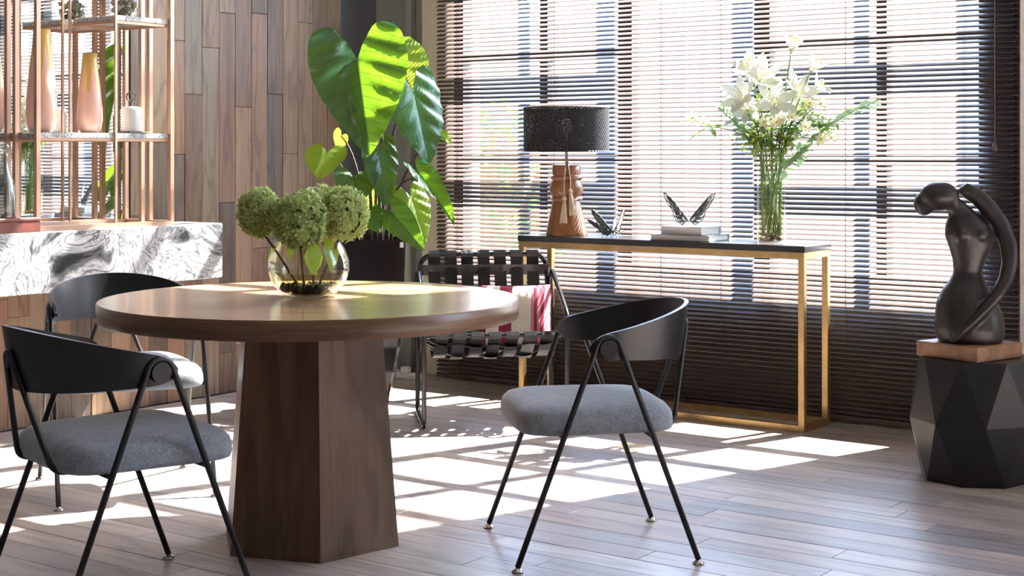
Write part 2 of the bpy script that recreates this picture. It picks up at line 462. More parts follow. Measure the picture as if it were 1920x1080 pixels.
# ------------------------------------------------------------ the room
XL, YW, YB = -5.63, 6.49, 6.36          # left wall face, window plane, blind plane
CEIL = 5.1
fl = MB().box(-5.9, 3.0, -3.2, 6.75, -.10, -.014).build('floor', MAT['subfloor']); tag(fl, kind='structure')
PWD = .118
plank_len = [.72, .94, 1.16, 1.38]
pm = []
for L in plank_len:
    me = MB().cbox(-L / 2 + .0008, L / 2 - .0008, -PWD / 2 + .0007, PWD / 2 - .0007, -.014, 0, .0012).mesh('plank'); me.materials.append(MAT['floor']); pm.append(me)
rest = MB()
y = YB + .10
row = 0
while y > -3.1:
    x = -5.62 - random.random() * .9
    while x < 2.9:
        k = random.randrange(4); L = plank_len[k]
        cx, cy = x + L / 2, y - PWD / 2
        if x + L > -5.62:
            near = y > 2.3 and cx < -.35 - max(0, (5.2 - y)) * .35
            if near and x > -5.62:
                o = link('plank', pm[k], None, fl, (cx, cy, random.uniform(-.0006, .0006)))
            else:
                rest.box(max(x, -5.62) + .001, x + L - .001, y - PWD + .001, y - .001, -.014, 0)
        x += L
    y -= PWD; row += 1
tag(rest.build('far_planks', MAT['floor'], fl), kind='stuff')

tag(MB().box(-5.9, 3.0, -3.2, 6.75, CEIL, CEIL + .1).build('ceiling', MAT['ceiling']), kind='structure')
wl = MB().box(-5.85, XL - .018, -3.2, 6.75, -.1, CEIL).build('wall_left', MAT['slate']); tag(wl, kind='structure')
wp = {}
WPW = .112
MIR_Y1 = 4.69
y = 6.19
while y > 2.3:
    z = -random.random() * .8
    while z < CEIL:
        L = random.choice([.55, .75, .95, 1.2])
        z0, z1 = max(z, .001), min(z + L, CEIL - .002)
        if y - WPW < MIR_Y1 - .02 and z1 > .9: z1 = min(z1, .9) if z0 < .85 else -1
        if z1 - z0 > .04:
            key = round(z1 - z0, 3)
            if key not in wp:
                me = MB().cbox(-.018, 0, -WPW / 2 + .0008, WPW / 2 - .0008, -key / 2 + .0008, key / 2 - .0008, .0014).mesh('plank'); me.materials.append(MAT['wallwood']); wp[key] = me
            link('plank', wp[key], None, wl, (XL + random.uniform(-.003, .002), y - WPW / 2, (z0 + z1) / 2))
        z += L
    y -= WPW
# window wall: masonry round the openings
ww = MB()
ww.box(-5.85, -5.06, YW + .01, YW + .2, -.1, CEIL)
ww.box(-5.06, -2.06, YW + .01, YW + .2, -.1, .60)
ww.box(-5.06, -2.06, YW + .01, YW + .2, 4.86, CEIL)
ww.box(-2.06, .25, YW + .01, YW + .2, -.1, CEIL)
ww.box(.25, 2.9, YW + .01, YW + .2, -.1, .60)
ww.box(.25, 2.9, YW + .01, YW + .2, 4.86, CEIL)
ww.box(2.9, 3.0, YW + .01, YW + .2, -.1, CEIL)
tag(ww.build('wall_window', MAT['greygreen']), kind='structure')
tag(MB().cbox(-1.995, .25, YB - .03, YW + .008, 0, CEIL, .004).build('wall_right', MAT['plaster']), kind='structure')
tag(MB().cbox(-5.27, -5.06, YW - .05, YW + .008, 0, CEIL, .004).build('trim_1', MAT['cream']), kind='structure')
tag(MB().cbox(-5.40, -5.36, YW - .035, YW + .008, 0, CEIL, .004).build('trim_2', MAT['greygreen']), kind='structure')
tag(MB().box(-5.9, 3.1, -3.3, -3.2, -.1, CEIL).build('wall_rear', MAT['rearwall']), kind='structure')
ws = MB().box(3.0, 3.1, -3.2, 6.75, -.1, CEIL)
tag(ws.build('wall_side', MAT['rearwall']), kind='structure')

# windows: posts, mullion, transoms and each pane
ZS = [.632, 1.169, 1.706, 2.243, 2.78, 3.317, 3.854, 4.391]
def window(n, x0, x1, mull, pl, pr, trans=True):
    w = bpy.data.objects.new('window_%d' % n, None); C.objects.link(w); tag(w, kind='structure'); w.location = (x0, YW, .6)
    def bx(a, b, c, d, e, f): return MB().box(a - x0, b - x0, c, d, e - .6, f - .6)
    bx(x0, x0 + pl, -.03, .05, .60, 4.86).build('frame_post', MAT['frame'], w)
    bx(x1 - pr, x1, -.03, .05, .60, 4.86).build('frame_post', MAT['frame'], w)
    bx(x0 + pl, x1 - pr, -.03, .05, .60, .65).build('sill', MAT['frame'], w)
    bx(x0 + pl, x1 - pr, -.03, .05, 4.78, 4.86).build('head', MAT['frame'], w)
    cols = [(x0 + pl, x1 - pr)]
    if mull is not None:
        bx(mull - .024, mull + .024, -.025, .045, .65, 4.78).build('mullion', MAT['frame'], w)
        cols = [(x0 + pl, mull - .024), (mull + .024, x1 - pr)]
    zs = [.65, 4.78]
    for a, b in cols:
        if trans:
            for z in ZS[1:8]: bx(a, b, -.025, .045, z - .018, z + .018).build('transom', MAT['frame'], w)
            zs = [.65] + [z for z in ZS[1:8]] + [4.78]
        for i in range(len(zs) - 1):
            p0, p1 = zs[i] + (.018 if i else 0), zs[i + 1] - (.018 if i < len(zs) - 2 else 0)
            bx(a, b, .010, .014, p0, p1).build('glass_pane', MAT['glass'], w)
window(1, -5.06, -3.955, -4.478, .06, .07)
window(2, -3.955, -3.265, None, .01, .01, False)
window(3, -3.265, -2.06, -2.649, .07, .15)
window(4, .25, 2.9, 1.57, .07, .07)

# ------------------------------------------------------------ outside
g = MB().box(-16, 12, 6.75, 22, -.25, -.12).build('terrace_ground', MAT['outground']); tag(g, kind='structure')
tag(MB().cbox(-14, 9, 10.6, 10.85, -.12, 2.3, .02).build('garden_wall', MAT['outwall']), 'pale rendered garden wall outside the window, behind the blinds', 'wall')
def hedge(x, wd, hh, label):
    t = thing('hedge', label, 'hedge', (x, 9.6, -.12))
    MB().box(-wd / 2 + .15, wd / 2 - .15, -.12, .12, 0, hh * .8).build('stems', MAT['woody'], t)
    b = MB()
    for i in range(1500):
        p = Vector((random.uniform(-wd / 2, wd / 2), random.uniform(-.35, .35), random.uniform(.05, hh)))
        d = Vector((random.gauss(0, 1), random.gauss(0, 1), random.gauss(0, 1))).normalized(); u = d.orthogonal().normalized(); s = random.uniform(.04, .08)
        b.add([p, p + d * s + u * s * .4, p + d * 2 * s, p + d * s - u * s * .4], [(0, 1, 2, 3)])
    tag(b.build('foliage', MAT['hedge'], t), kind='stuff')
hedge(-7.9, 2.6, 1.7, 'green hedge outside, seen between slats behind the lamp')

# ------------------------------------------------------------ venetian blinds
PITCH, SW, TILT = .0225, .0255, R(33)
def blind(x0, x1, label, cords):
    t = thing('venetian_blind', label, 'blind', ((x0 + x1) / 2, YB, 0), group='venetian blinds')
    hw = (x1 - x0) / 2
    b = MB()
    prof = []
    for i in range(5):
        a = -SW / 2 + SW * i / 4
        prof.append((a, .0012 * (1 - (2 * a / SW) ** 2)))
    pts = [(a, h + .0007) for a, h in prof] + [(a, h - .0007) for a, h in reversed(prof)]
    ct, st = math.cos(TILT), math.sin(TILT)
    ring = [(a * ct - h * st, a * st + h * ct) for a, h in pts]     # y outward, z: the room-side edge hangs lower
    k = len(ring)
    b.add([(-hw, yy, zz) for yy, zz in ring] + [(hw, yy, zz) for yy, zz in ring],
          [(i, (i + 1) % k, k + (i + 1) % k, k + i) for i in range(k)] + [tuple(range(k - 1, -1, -1)), tuple(range(k, 2 * k))])
    me = b.mesh('slat'); me.materials.append(MAT['slat'])
    z = .05; n = 0
    while z < 4.90:
        link('slat', me, None, t, (random.uniform(-.0005, .0005), 0, z)); z += PITCH; n += 1
    MB().cbox(-hw, hw, -.014, .014, .012, .034, .003).build('bottom_rail', MAT['slat'], t)
    MB().cbox(-hw, hw, -.025, .025, 4.91, 4.96, .003).build('head_rail', MAT['slat'], t)
    for c in cords:
        m = MB()
        m.tube([(c, -.0125, .03), (c, -.0125, 4.92)], .0010, 5); m.tube([(c, .0125, .03), (c, .0125, 4.92)], .0010, 5)
        m.build('ladder_cord', MAT['cord'], t)
    return t
bA = blind(-5.095, -3.570, 'dark brown slatted blind behind the table lamp, left of the seam', [-.62, 0.0, .62])
bB = blind(-3.5685, -2.008, 'dark brown slatted blind behind the flower vase and the statue', [-.60, .02, .55])
pc = MB().tube([(.69, -.03, 4.91), (.69, -.03, 1.245)], .0022, 6).build('pull_cord', MAT['cord'], bB)
MB().lathe([(0, -.04), (.009, -.037), (.012, -.022), (.008, -.004), (.003, 0), (0, .001)], 10, (.69, -.03, 1.245)).build('knob', MAT['slat'], pc, True)

# ------------------------------------------------------------ marble counter, mirror, rack
CT = .876
cn = MB().cbox(XL + .004, -5.23, 1.6, 4.94, .624, CT, .004).build('marble_counter', MAT['marble'])
tag(cn, 'thick grey-veined white marble counter fixed to the plank wall', 'counter')
mi = MB().box(XL + .003, XL + .009, 2.0, MIR_Y1, CT + .002, 3.6).build('wall_mirror', MAT['mirror'])
tag(mi, 'tall wall mirror behind the copper display rack', 'mirror')
MB().box(XL + .003, XL + .016, MIR_Y1, MIR_Y1 + .012, CT + .002, 3.6).build('edge_strip', MAT['frame'], mi)

RY0, RY1, RX0, RX1 = 3.955, 4.675, -5.595, -5.285     # rack: left end, right end, back, front
RYM = 4.362
rk = thing('display_rack', 'copper-coloured metal display rack with marble shelves on the counter', 'rack', (RX0, RY0, CT))
dy, dx, TOP = RY1 - RY0, RX1 - RX0, 1.75
ym = RYM - RY0
for yy in (0, dy):
    for xx in (0, dx * .36, dx * .54, dx):
        MB().box(xx - .010, xx + .010, yy - .010, yy + .010, 0.0, TOP).build('post', MAT['copper'], rk)
for xx in (.0, dx):
    MB().box(xx - .005, xx + .005, ym - .005, ym + .005, .02, TOP).build('rod', MAT['copper'], rk)
for xx in (0, dx):
    MB().box(xx - .010, xx + .010, .010, dy - .010, 0, .02).build('base_rail', MAT['copper'], rk)
for yy in (0, dy):
    MB().box(.010, dx * .36 - .01, yy - .010, yy + .010, 0, .02).build('base_rail', MAT['copper'], rk)
    MB().box(dx * .54 + .01, dx - .010, yy - .010, yy + .010, 0, .02).build('base_rail', MAT['copper'], rk)
Z2 = 1.252 - CT         # underside of the lower shelf frame
Z1 = 1.767 - CT         # upper half shelf
def shelf(y0, y1, z):
    f = MB()
    f.box(.011, dx - .011, y0, y0 + .012, z, z + .012).box(.011, dx - .011, y1 - .012, y1, z, z + .012)
    f.box(.011, .022, y0 + .012, y1 - .012, z, z + .012).box(dx - .022, dx - .011, y0 + .012, y1 - .012, z, z + .012)
    fr = f.build('shelf_frame', MAT['copper'], rk)
    MB().cbox(.012, dx - .004, y0 + .002, y1 - .002, z + .0125, z + .034, .002).build('marble_shelf', MAT['marble2'], fr)
shelf(.011, dy - .011, Z2)
shelf(ym + .006, dy - .011, Z1)
ZSH2, ZSH1 = CT + Z2 + .0345, CT + Z1 + .0345

def vase(px, xw, hh, rr, label):
    r = (px - 960) / F; d = FW + RT * r; t = xw / d.x
    o = thing('vase', label, 'vase', (xw, d.y * t, ZSH2), group='pink and gold vases')
    p = [(0, 0), (rr * .62, 0), (rr * .86, hh * .05), (rr, hh * .17), (rr * .97, hh * .32), (rr * .80, hh * .6), (rr * .60, hh * .85), (rr * .54, hh), (rr * .49, hh), (rr * .55, hh * .85), (rr * .7, hh * .6), (0, hh * .55)]
    me = MB().lathe([(a * 1, z) for a, z in p], 28)
    # scale object coords so the gold always starts near the rim
    b = me.build('body', MAT['vase'], o, True)
    k = .36 / hh
    b.scale = (1 / k, 1 / k, 1 / k)
    for v in b.data.vertices: v.co *= k
vase(168, -5.44, .352, .056, 'shorter pink ceramic vase with gold drips on lower marble shelf')
vase(78, -5.44, .440, .066, 'taller pink ceramic vase with gold drips behind the thick copper post')

def ray_at_x(px, xw):
    d = FW + RT * ((px - 960) / F); t = xw / d.x; return Vector((xw, d.y * t, 0)), t
p, t = ray_at_x(232, -5.44)
tg = thing('terrarium_globe', 'round glass terrarium full of pebbles on the upper marble shelf', 'terrarium', (p.x, p.y, ZSH1))
MB().lathe([(0, 0), (.035, 0), (.06, .02), (.075, .055), (.075, .085), (.062, .12), (.045, .135), (.043, .135), (.06, .119), (.072, .085), (.072, .055), (.058, .022), (0, .004)], 28).build('glass_globe', MAT['clear'], tg, True)
pb = MB()
for i in range(150):
    a, q, zz = random.random() * 2 * PI, random.random() ** .5, random.uniform(.012, .095)
    rr = (.055 if zz > .03 else .04) * q
    pb.ball((rr * math.cos(a), rr * math.sin(a), zz), random.uniform(.006, .011), 6, 4)
tag(pb.build('pebbles', plain('terrarium_pebbles', (.32, .26, .19), .8, noise=.7, scale=45), tg, True), kind='stuff')
p, t = ray_at_x(246, -5.36)
jr = thing('lidded_jar', 'white ribbed jar with a metal ring handle on lower shelf', 'jar', (p.x, p.y, ZSH2))
MB().cbox(-.055, .055, -.055, .055, 0, .008, .002).build('base', MAT['pewter'], jr)
pr = [(0, .009), (.042, .009)]
for i in range(9):
    pr += [(.050, .012 + i * .0115), (.043, .018 + i * .0115)]
pr += [(.045, .117), (.02, .122), (0, .122)]
MB().lathe(pr, 24).build('ribbed_body', MAT['white'], jr, True)
MB().tube([(0, 0, .12), (0, 0, .145)], .006, 8).build('stem', MAT['pewter'], jr)
MB().tube(arc((0, 0, .165), .02, 0, 2 * PI - .01, 20, (.8, .6, 0), (0, 0, 1)), .0038, 6).build('ring', MAT['pewter'], jr, True)

bx = thing('wooden_box', 'flat red-brown wooden box on the marble counter in front of rack', 'box', (-5.27, 3.80, CT))
MB().cbox(-.05, .035, -.34, .135, 0, .046, .002).build('box_body', MAT['redwood'], bx)
MB().cbox(-.053, .038, -.343, .138, .047, .060, .003).build('lid', MAT['redwood'], bx)
p, t = ray_at_x(8, -5.285)
dc = thing('glass_decanter', 'clear glass decanter standing on the red-brown wooden box', 'decanter', (p.x, p.y, CT + .061))
MB().lathe([(0, 0), (.044, 0), (.048, .01), (.047, .09), (.036, .15), (.018, .20), (.014, .25), (.017, .262), (.013, .262), (.011, .25), (.015, .2), (.033, .15), (.043, .09), (.044, .012), (0, .008)], 24).build('bottle', MAT['crystal'], dc, True)
MB().lathe([(0, .255), (.010, .255), (.011, .268), (.019, .275), (.021, .29), (.014, .302), (0, .305)], 16).build('stopper', MAT['crystal'], dc, True)

# ------------------------------------------------------------ dining table
TX, TY = W(-.625, 4.74).x, W(-.625, 4.74).y
tb = thing('dining_table', 'round walnut dining table on a tapered six-sided pedestal', 'table', (TX, TY, 0), YAW)
TR = .646
prof = [(0, .692), (TR - .004, .692), (TR, .696), (TR, .746), (TR - .004, .75), (0, .75)]
tt = MB().lathe([(TR - .006, .694), (TR - .003, .692), (TR, .695), (TR, .747), (TR - .003, .75)], 96).build('edge_band', MAT['edgewood'], tb, True, auto=50)
MB().lathe([(0, .693), (TR - .004, .693), (TR - .004, .7502), (0, .7502)], 96).build('tabletop', MAT['tabletop'], tb)
def hexring(r, z): return [Vector((r * math.cos(R(-77 + 60 * i)), r * math.sin(R(-77 + 60 * i)), z)) for i in range(6)]
lo, hi = hexring(.292, .0), hexring(.236, .692)
for i in range(6):
    j = (i + 1) % 6
    a, b, c, d = lo[i], lo[j], hi[j], hi[i]
    mid = (a + b + c + d) / 4; nn = (b - a).cross(d - a).normalized()
    if nn.dot(Vector((mid.x, mid.y, 0))) < 0: nn = -nn
    q = [a, b, c, d]; inn = [v - nn * .018 for v in q]
    m = MB().add(q + inn, [(0, 1, 2, 3), (7, 6, 5, 4), (0, 4, 5, 1), (1, 5, 6, 2), (2, 6, 7, 3), (3, 7, 4, 0)])
    # own local frame so that grain runs up each panel
    ex = (b - a).normalized(); ez = nn.cross(ex).normalized()
    if ez.z < 0: ez = -ez
    ey = ez.cross(ex)
    Mx = Matrix((ex, ey, ez)).transposed().to_4x4(); Mx.translation = mid
    inv = Mx.inverted(); m.v = [tuple(inv @ Vector(v)) for v in m.v]
    o = m.build('pedestal_panel', MAT['walnut'], tb); o.matrix_local = Mx

# ------------------------------------------------------------ dining chairs
def make_chair(label):
    t = thing('dining_chair', label, 'chair', group='black frame dining chairs')
    r = .0085
    for s in (-1, 1):
        ys = s * .262
        top = arc((0, ys, .632), .036, R(12), R(168), 10, (1, 0, 0), (0, 0, 1))
        pts = [(.268, ys * 1.01, .014)] + top + [(-.268, ys * 1.01, .014)]
        lg = MB().tube(pts, r, 10).build('leg_frame', MAT['black'], t, True)
        for xx in (.268, -.268):
            MB().lathe([(0, 0), (.016, 0), (.018, .004), (.012, .009), (.006, .012), (.006, .022), (0, .022)], 14, (xx, ys * 1.01, 0)).build('foot_glide', MAT['chrome'], lg, True)
        MB().tube([(0, ys - .014 * s, .634), (0, ys + .010 * s, .634)], .027, 20).build('pivot_disc', MAT['black'], t, True, auto=40)
    # backrest band
    n, a1, a0 = 56, R(101), R(88)
    vs, fs = [], []
    for i in range(n + 1):
        a = -a1 + 2 * a1 * i / n
        w = max(0, math.cos(a * .88)) ** 1.3
        zt, zb = .668 + .082 * w, .602 - .018 * w
        e = max(0, (abs(a) - a0) / (a1 - a0)); sh = math.sqrt(max(0.02, 1 - e * e)); mid = (zt + zb) / 2
        zt, zb = mid + (zt - mid) * sh, mid + (zb - mid) * sh
        for (rad, zz) in ((.245 + .0, zb), (.257, zb), (.257 + .022 * w, zt), (.245 + .022 * w, zt)):
            vs.append((-rad * math.cos(a) * 1.10, rad * math.sin(a), zz))
    for i in range(n):
        for j in range(4):
            fs.append((i * 4 + j, i * 4 + (j + 1) % 4, i * 4 + 4 + (j + 1) % 4, i * 4 + 4 + j))
    fs += [(3, 2, 1, 0), (n * 4, n * 4 + 1, n * 4 + 2, n * 4 + 3)]
    MB().add(vs, fs).build('backrest', MAT['blackwood'], t, True, auto=40)
    # rear brace: inverted V from the backrest to under the seat
    half = rounded([(-.02, .12, .380), (-.232, .125, .380), (-.302, .020, .668)], .035, 6)
    loop = arc((-.302, 0, .664), .021, R(15), R(165), 8, (0, 1, 0), (0, 0, 1))
    pts = half[:-1] + loop + [Vector((p.x, -p.y, p.z)) for p in reversed(half[:-1])]
    MB().tube(pts, .008, 10).build('rear_brace', MAT['black'], t, True)
    MB().tube([(-.285, 0, .662), (-.308, 0, .662)], .018, 18).build('pivot_disc', MAT['black'], t, True, auto=40)
    for xx in (.130, -.130):
        MB().tube([(xx, -.262, .378), (xx, .262, .378)], .007, 8).build('crossbar', MAT['black'], t, True)
    # seat cushion
    rings = [(.0, .384), (.95, .380), (.99, .384), (1.005, .398), (1.0, .418), (.98, .436), (.925, .451), (.80, .462), (.55, .469), (.25, .470), (0, .471)]
    m = 56
    vs, fs = [], []
    for sc, z in rings:
        for j in range(m):
            q = 2 * PI * j / m; ex = 2 / 5.6
            cx = math.copysign(abs(math.cos(q)) ** ex, math.cos(q)); cy = math.copysign(abs(math.sin(q)) ** ex, math.sin(q))
            x, y = .238 * cx + .012, .238 * cy * (1.0 + .05 * cx)
            vs.append((x * max(sc, 1e-4), y * max(sc, 1e-4), z))
    for i in range(len(rings) - 1):
        for j in range(m):
            fs.append((i * m + j, i * m + (j + 1) % m, (i + 1) * m + (j + 1) % m, (i + 1) * m + j))
    st = MB().add(vs, fs).build('seat_cushion', MAT['grey'], t, True)
    pipe = []
    for j in range(m):
        q = 2 * PI * j / m; ex = 2 / 5.6
        cx = math.copysign(abs(math.cos(q)) ** ex, math.cos(q)); cy = math.copysign(abs(math.sin(q)) ** ex, math.sin(q))
        pipe.append(((.238 * cx + .012) * .965, .238 * cy * (1 + .05 * cx) * .965, .386))
    MB().tube(pipe, .005, 6, True).build('piping', MAT['grey'], st, True)
    return t
def place(o, lat, dep, fl_, fd_):
    f = FW * fd_ + RT * fl_
    o.location = W(lat, dep); o.rotation_euler = (0, 0, math.atan2(f.y, f.x))
c1 = make_chair('black framed dining chair with grey seat, right of the round table')
place(c1, .235, 4.67, -.985, -.17)
c2 = copy_tree(c1); c2['label'] = 'nearest dining chair at lower left, its black backrest towards us'
place(c2, -1.067, 4.142, .79, .61)
c3 = copy_tree(c1); c3['label'] = 'dining chair behind the table, in front of the marble counter'
place(c3, -1.386, 5.467, .40, -.915)

# ------------------------------------------------------------ glass bowl with hydrangeas
tz = .7505
bc = W(-.635, 4.765, tz)
bw = thing('glass_bowl', 'round clear glass bowl of water in the middle of the dining table', 'bowl', bc)
MB().lathe([(0, .0), (.055, 0), (.088, .014), (.115, .045), (.127, .085), (.125, .115), (.113, .15), (.094, .180), (.089, .187), (.087, .186), (.092, .178), (.110, .149), (.122, .115), (.124, .085), (.112, .047), (.086, .018), (.05, .006), (0, .006)], 48).build('bowl_glass', MAT['bowl'], bw, True)
MB().lathe([(0, .008), (.05, .008), (.085, .020), (.111, .048), (.1225, .079), (0, .079)], 48).build('water', MAT['water'], bw, True, auto=40)
ms = MB()
for i in range(260):
    a, q = random.random() * 2 * PI, random.random() ** .5 * .088
    zz = .012 + (q / .088) ** 2 * .017 + random.random() * .012
    ms.ball((q * math.cos(a), q * math.sin(a), zz), random.uniform(.005, .011), 6, 4)
tag(ms.build('moss', MAT['pebble'], bw, True), kind='stuff')

hyd_mats = [leafmat('hydrangea_%d' % i, c, t_, .35, .6, False) for i, (c, t_) in enumerate([((.50, .58, .22), (.55, .66, .20)), ((.40, .49, .18), (.5, .62, .18)), ((.60, .66, .29), (.62, .70, .24))])]
def small_leaf(m, p, d, up, L, wd, fold=.15, droop=.25):
    d = Vector(d).normalized(); up = Vector(up); sd = d.cross(up)
    if sd.length < 1e-4: sd = d.orthogonal()
    sd.normalize(); up = sd.cross(d).normalized(); p = Vector(p)
    rows = [(0, .02), (.2, .7), (.45, 1), (.7, .75), (.88, .35), (1, .01)]
    vs, fs = [], []
    for tt, w in rows:
        c = p + d * (L * tt) - up * (droop * L * tt * tt)
        vs += [c - sd * (w * wd / 2) + up * (fold * w * wd / 2), c, c + sd * (w * wd / 2) + up * (fold * w * wd / 2)]
    for i in range(len(rows) - 1):
        a = i * 3
        fs += [(a, a + 1, a + 4, a + 3), (a + 1, a + 2, a + 5, a + 4)]
    m.add(vs, fs)
def hydrangea(px, py, dep, rx, rz, foot, label, mat, leaves=()):
    c = PX(px, py, dep); base = Vector(bc) + Vector(foot)
    t = thing('hydrangea', label, 'flower', base, group='green hydrangeas in the bowl')
    hc = c - base
    m = MB()
    cnt = 640
    for i in range(cnt):
        zz = 1 - 2 * (i + .5) / cnt; q = math.sqrt(1 - zz * zz); a = i * 2.39996
        n = Vector((q * math.cos(a), q * math.sin(a), zz))
        n = (n + Vector((random.gauss(0, .16), random.gauss(0, .16), random.gauss(0, .16)))).normalized()
        k = (random.uniform(.80, 1.06) + .05 * math.sin(4 * n.x + px) * math.sin(5 * n.z + py) + .04 * math.sin(7 * n.y)) * (1 - .12 * max(0, -n.z))
        p = hc + Vector((n.x * rx, n.y * rx, n.z * rz)) * k
        u = n.orthogonal().normalized(); u.rotate(Quaternion(n, random.random() * 6.28)); v = n.cross(u)
        s = random.uniform(.0085, .0135)
        for j in range(4):
            e = u if j == 0 else v if j == 1 else -u if j == 2 else -v; f = n.cross(e)
            m.add([p, p + e * s * .7 + f * s * .5 + n * s * .25, p + e * s * 1.25 + n * s * random.uniform(.1, .95), p + e * s * .7 - f * s * .5 + n * s * .25], [(0, 1, 2, 3)])
    m.build('flower_head', mat, t)
    MB().ball(hc, 1.0, 14, 10, rx * .78, rx * .78, rz * .78).build('head_core', plain('hydrangea_core', (.10, .14, .03), .9), t, True)
    MB().tube(bez(hc - Vector((0, 0, rz * .6)), hc * .5 + Vector((0, 0, -.01)), (0, 0, 0), 8), .0042, 7).build('stem', MAT['woody'], t, True)
    for (off, d, L, wd) in leaves:
        l = MB(); small_leaf(l, Vector(off), d, (0, 0, 1), L, wd); l.build('leaf', MAT['hydleaf'], t, True)
rt, fw = RT, FW
hydrangea(487, 401, 4.74, .063, .076, rt * -.03 + Vector((0, 0, .03)), 'leftmost green hydrangea leaning out of the glass bowl', hyd_mats[0], [((rt * -.055 + Vector((0, 0, .15))), rt * -.6 - fw * .3 + Vector((0, 0, -.7)), .085, .045)])
hydrangea(562, 415, 4.66, .083, .088, rt * -.01 - fw * .03 + Vector((0, 0, .03)), 'darkest green hydrangea at the front centre of the bowl', hyd_mats[1], [(rt * .0 - fw * .04 + Vector((0, 0, .17)), rt * -.5 - fw * .4 + Vector((0, 0, -.6)), .09, .06), (rt * .03 - fw * .04 + Vector((0, 0, .15)), rt * .2 - fw * .3 + Vector((0, 0, -.8)), .10, .05)])
hydrangea(643, 404, 4.74, .078, .084, rt * .03 + Vector((0, 0, .03)), 'rightmost green hydrangea in the glass bowl', hyd_mats[0], [(rt * .03 - fw * .02 + Vector((0, 0, .16)), rt * .3 - fw * .3 + Vector((0, 0, -.9)), .11, .06), (rt * .05 + Vector((0, 0, .15)), rt * .5 + Vector((0, 0, -.8)), .10, .05)])
hydrangea(597, 387, 4.83, .072, .060, rt * .01 + fw * .03 + Vector((0, 0, .03)), 'palest green hydrangea at the back of the bowl', hyd_mats[2], [(rt * .0 + Vector((0, 0, .13)), rt * .1 - fw * .6 + Vector((0, 0, -.7)), .10, .06)])

# ------------------------------------------------------------ elephant-ear plant in the black planter
pl0 = W(-.668, 7.35)
pn = thing('planter', 'tall tapered glossy black planter beside the plank wall', 'planter', pl0, YAW)
prof = [(.075, 0), (.085, .06), (.112, .16), (.137, .28), (.152, .42), (.160, .60), (.166, .79)]
vs, fs = [], []
def sq(r, z, b=.012): return [(-r + b, -r, z), (r - b, -r, z), (r, -r + b, z), (r, r - b, z), (r - b, r, z), (-r + b, r, z), (-r, r - b, z), (-r, -r + b, z)]
allr = prof + [(.152, .79), (.150, .74)]
for r_, z_ in allr: vs += sq(r_, z_)
for i in range(len(allr) - 1):
    for j in range(8): fs.append((i * 8 + j, i * 8 + (j + 1) % 8, i * 8 + 8 + (j + 1) % 8, i * 8 + 8 + j))
fs.append(tuple(range(7, -1, -1)))
MB().add(vs, fs).build('pot', MAT['blackgloss'], pn)
MB().box(-.149, .149, -.149, .149, .715, .745).build('soil', MAT['soil'], pn)
MB().box(.140, .157, -.1675, -.1660, .755, .78).build('sticker', MAT['white'], pn)

half_out = [(.02, -.03), (.06, -.13), (.15, -.27), (.28, -.345), (.40, -.30), (.48, -.15), (.505, .05), (.47, .27), (.375, .50), (.24, .72), (.10, .91), (0, 1.0)]
def cr(pts, n):
    out = []
    P = [pts[0]] + pts + [pts[-1]]
    for i in range(1, len(P) - 2):
        for j in range(n):
            t = j / n
            a, b, c, d = [Vector((*P[i + k], 0)) for k in (-1, 0, 1, 2)]
            q = .5 * ((2 * b) + (c - a) * t + (2 * a - 5 * b + 4 * c - d) * t * t + (3 * b - a - 3 * c + d) * t ** 3)
            out.append((q.x, q.y))
    out.append(pts[-1]); return out
HO = cr(half_out, 3)
OUT = HO + [(-x, y) for x, y in reversed(HO[:-1])]
def leaf_mesh(L, Wd, fold=.25, droop=.25, wave=.02, curl=0.0, seed=0):
    m = MB(); uv = []; rn = 9; k = len(OUT)
    ph = seed * 1.7
    vs = [(0, 0, 0)]; uv.append((0, 0))
    for r in range(1, rn + 1):
        s = r / rn
        for x, y in OUT:
            X, Y = x * s, y * s
            z = fold * abs(X) * (1 - .5 * abs(X)) - droop * (max(0, Y) ** 2) - curl * X * X + wave * math.sin(2 * PI * 4 * (Y - .55 * abs(X)) + ph) * min(1, abs(X) * 5) * (.4 + s) \
                + .015 * math.sin(9 * Y + ph * 2 + (2 if X > 0 else 0)) * s * s * min(1, abs(X) * 6) - (.12 * max(0, -Y))
            vs.append((X * Wd, Y * L, z * L)); uv.append((X, Y))
    fs = []
    for j in range(k - 1): fs.append((0, 1 + j, 2 + j))
    for r in range(rn - 1):
        for j in range(k - 1):
            a = 1 + r * k + j
            fs.append((a, a + k, a + k + 1, a + 1))
    m.v = vs; m.f = fs; m.uv = uv
    return m
SOIL = Vector((pl0.x, pl0.y, .74))
plant = thing('elephant_ear_plant', 'large elephant-ear plant with heart-shaped leaves in the black planter', 'plant', SOIL)
def big_leaf(att, tip, nrm, wd, mat='leaf', fold=.25, droop=.2, wave=.02, curl=0., seed=0, foot=(0, 0), bow=.12, stretch=1.0):
    A = PX(*att) - SOIL; T = PX(*tip) - SOIL
    d = (T - A); L = d.length * stretch; d.normalize()
    nv = (RT * nrm[0] + FW * nrm[1] + Vector((0, 0, nrm[2])))
    sd = d.cross(nv).normalized(); nv = sd.cross(d).normalized()
    m = leaf_mesh(L, wd, fold, droop, wave, curl, seed)
    Mx = Matrix((sd, d, nv)).transposed()
    m.v = [tuple(Mx @ Vector(v) + A) for v in m.v]
    lf = m.build('leaf', MAT[mat], plant, True)
    f = RT * foot[0] + FW * foot[1]
    ctrl = (A + f) * .5 + Vector((0, 0, .12)) + (RT * ((A.dot(RT)) * -.25)) - d * bow
    MB().tube(bez(f, ctrl, A, 10), [.010 - .0006 * i for i in range(11)], 7).build('petiole', MAT['stemdark'], lf, True)
    return lf
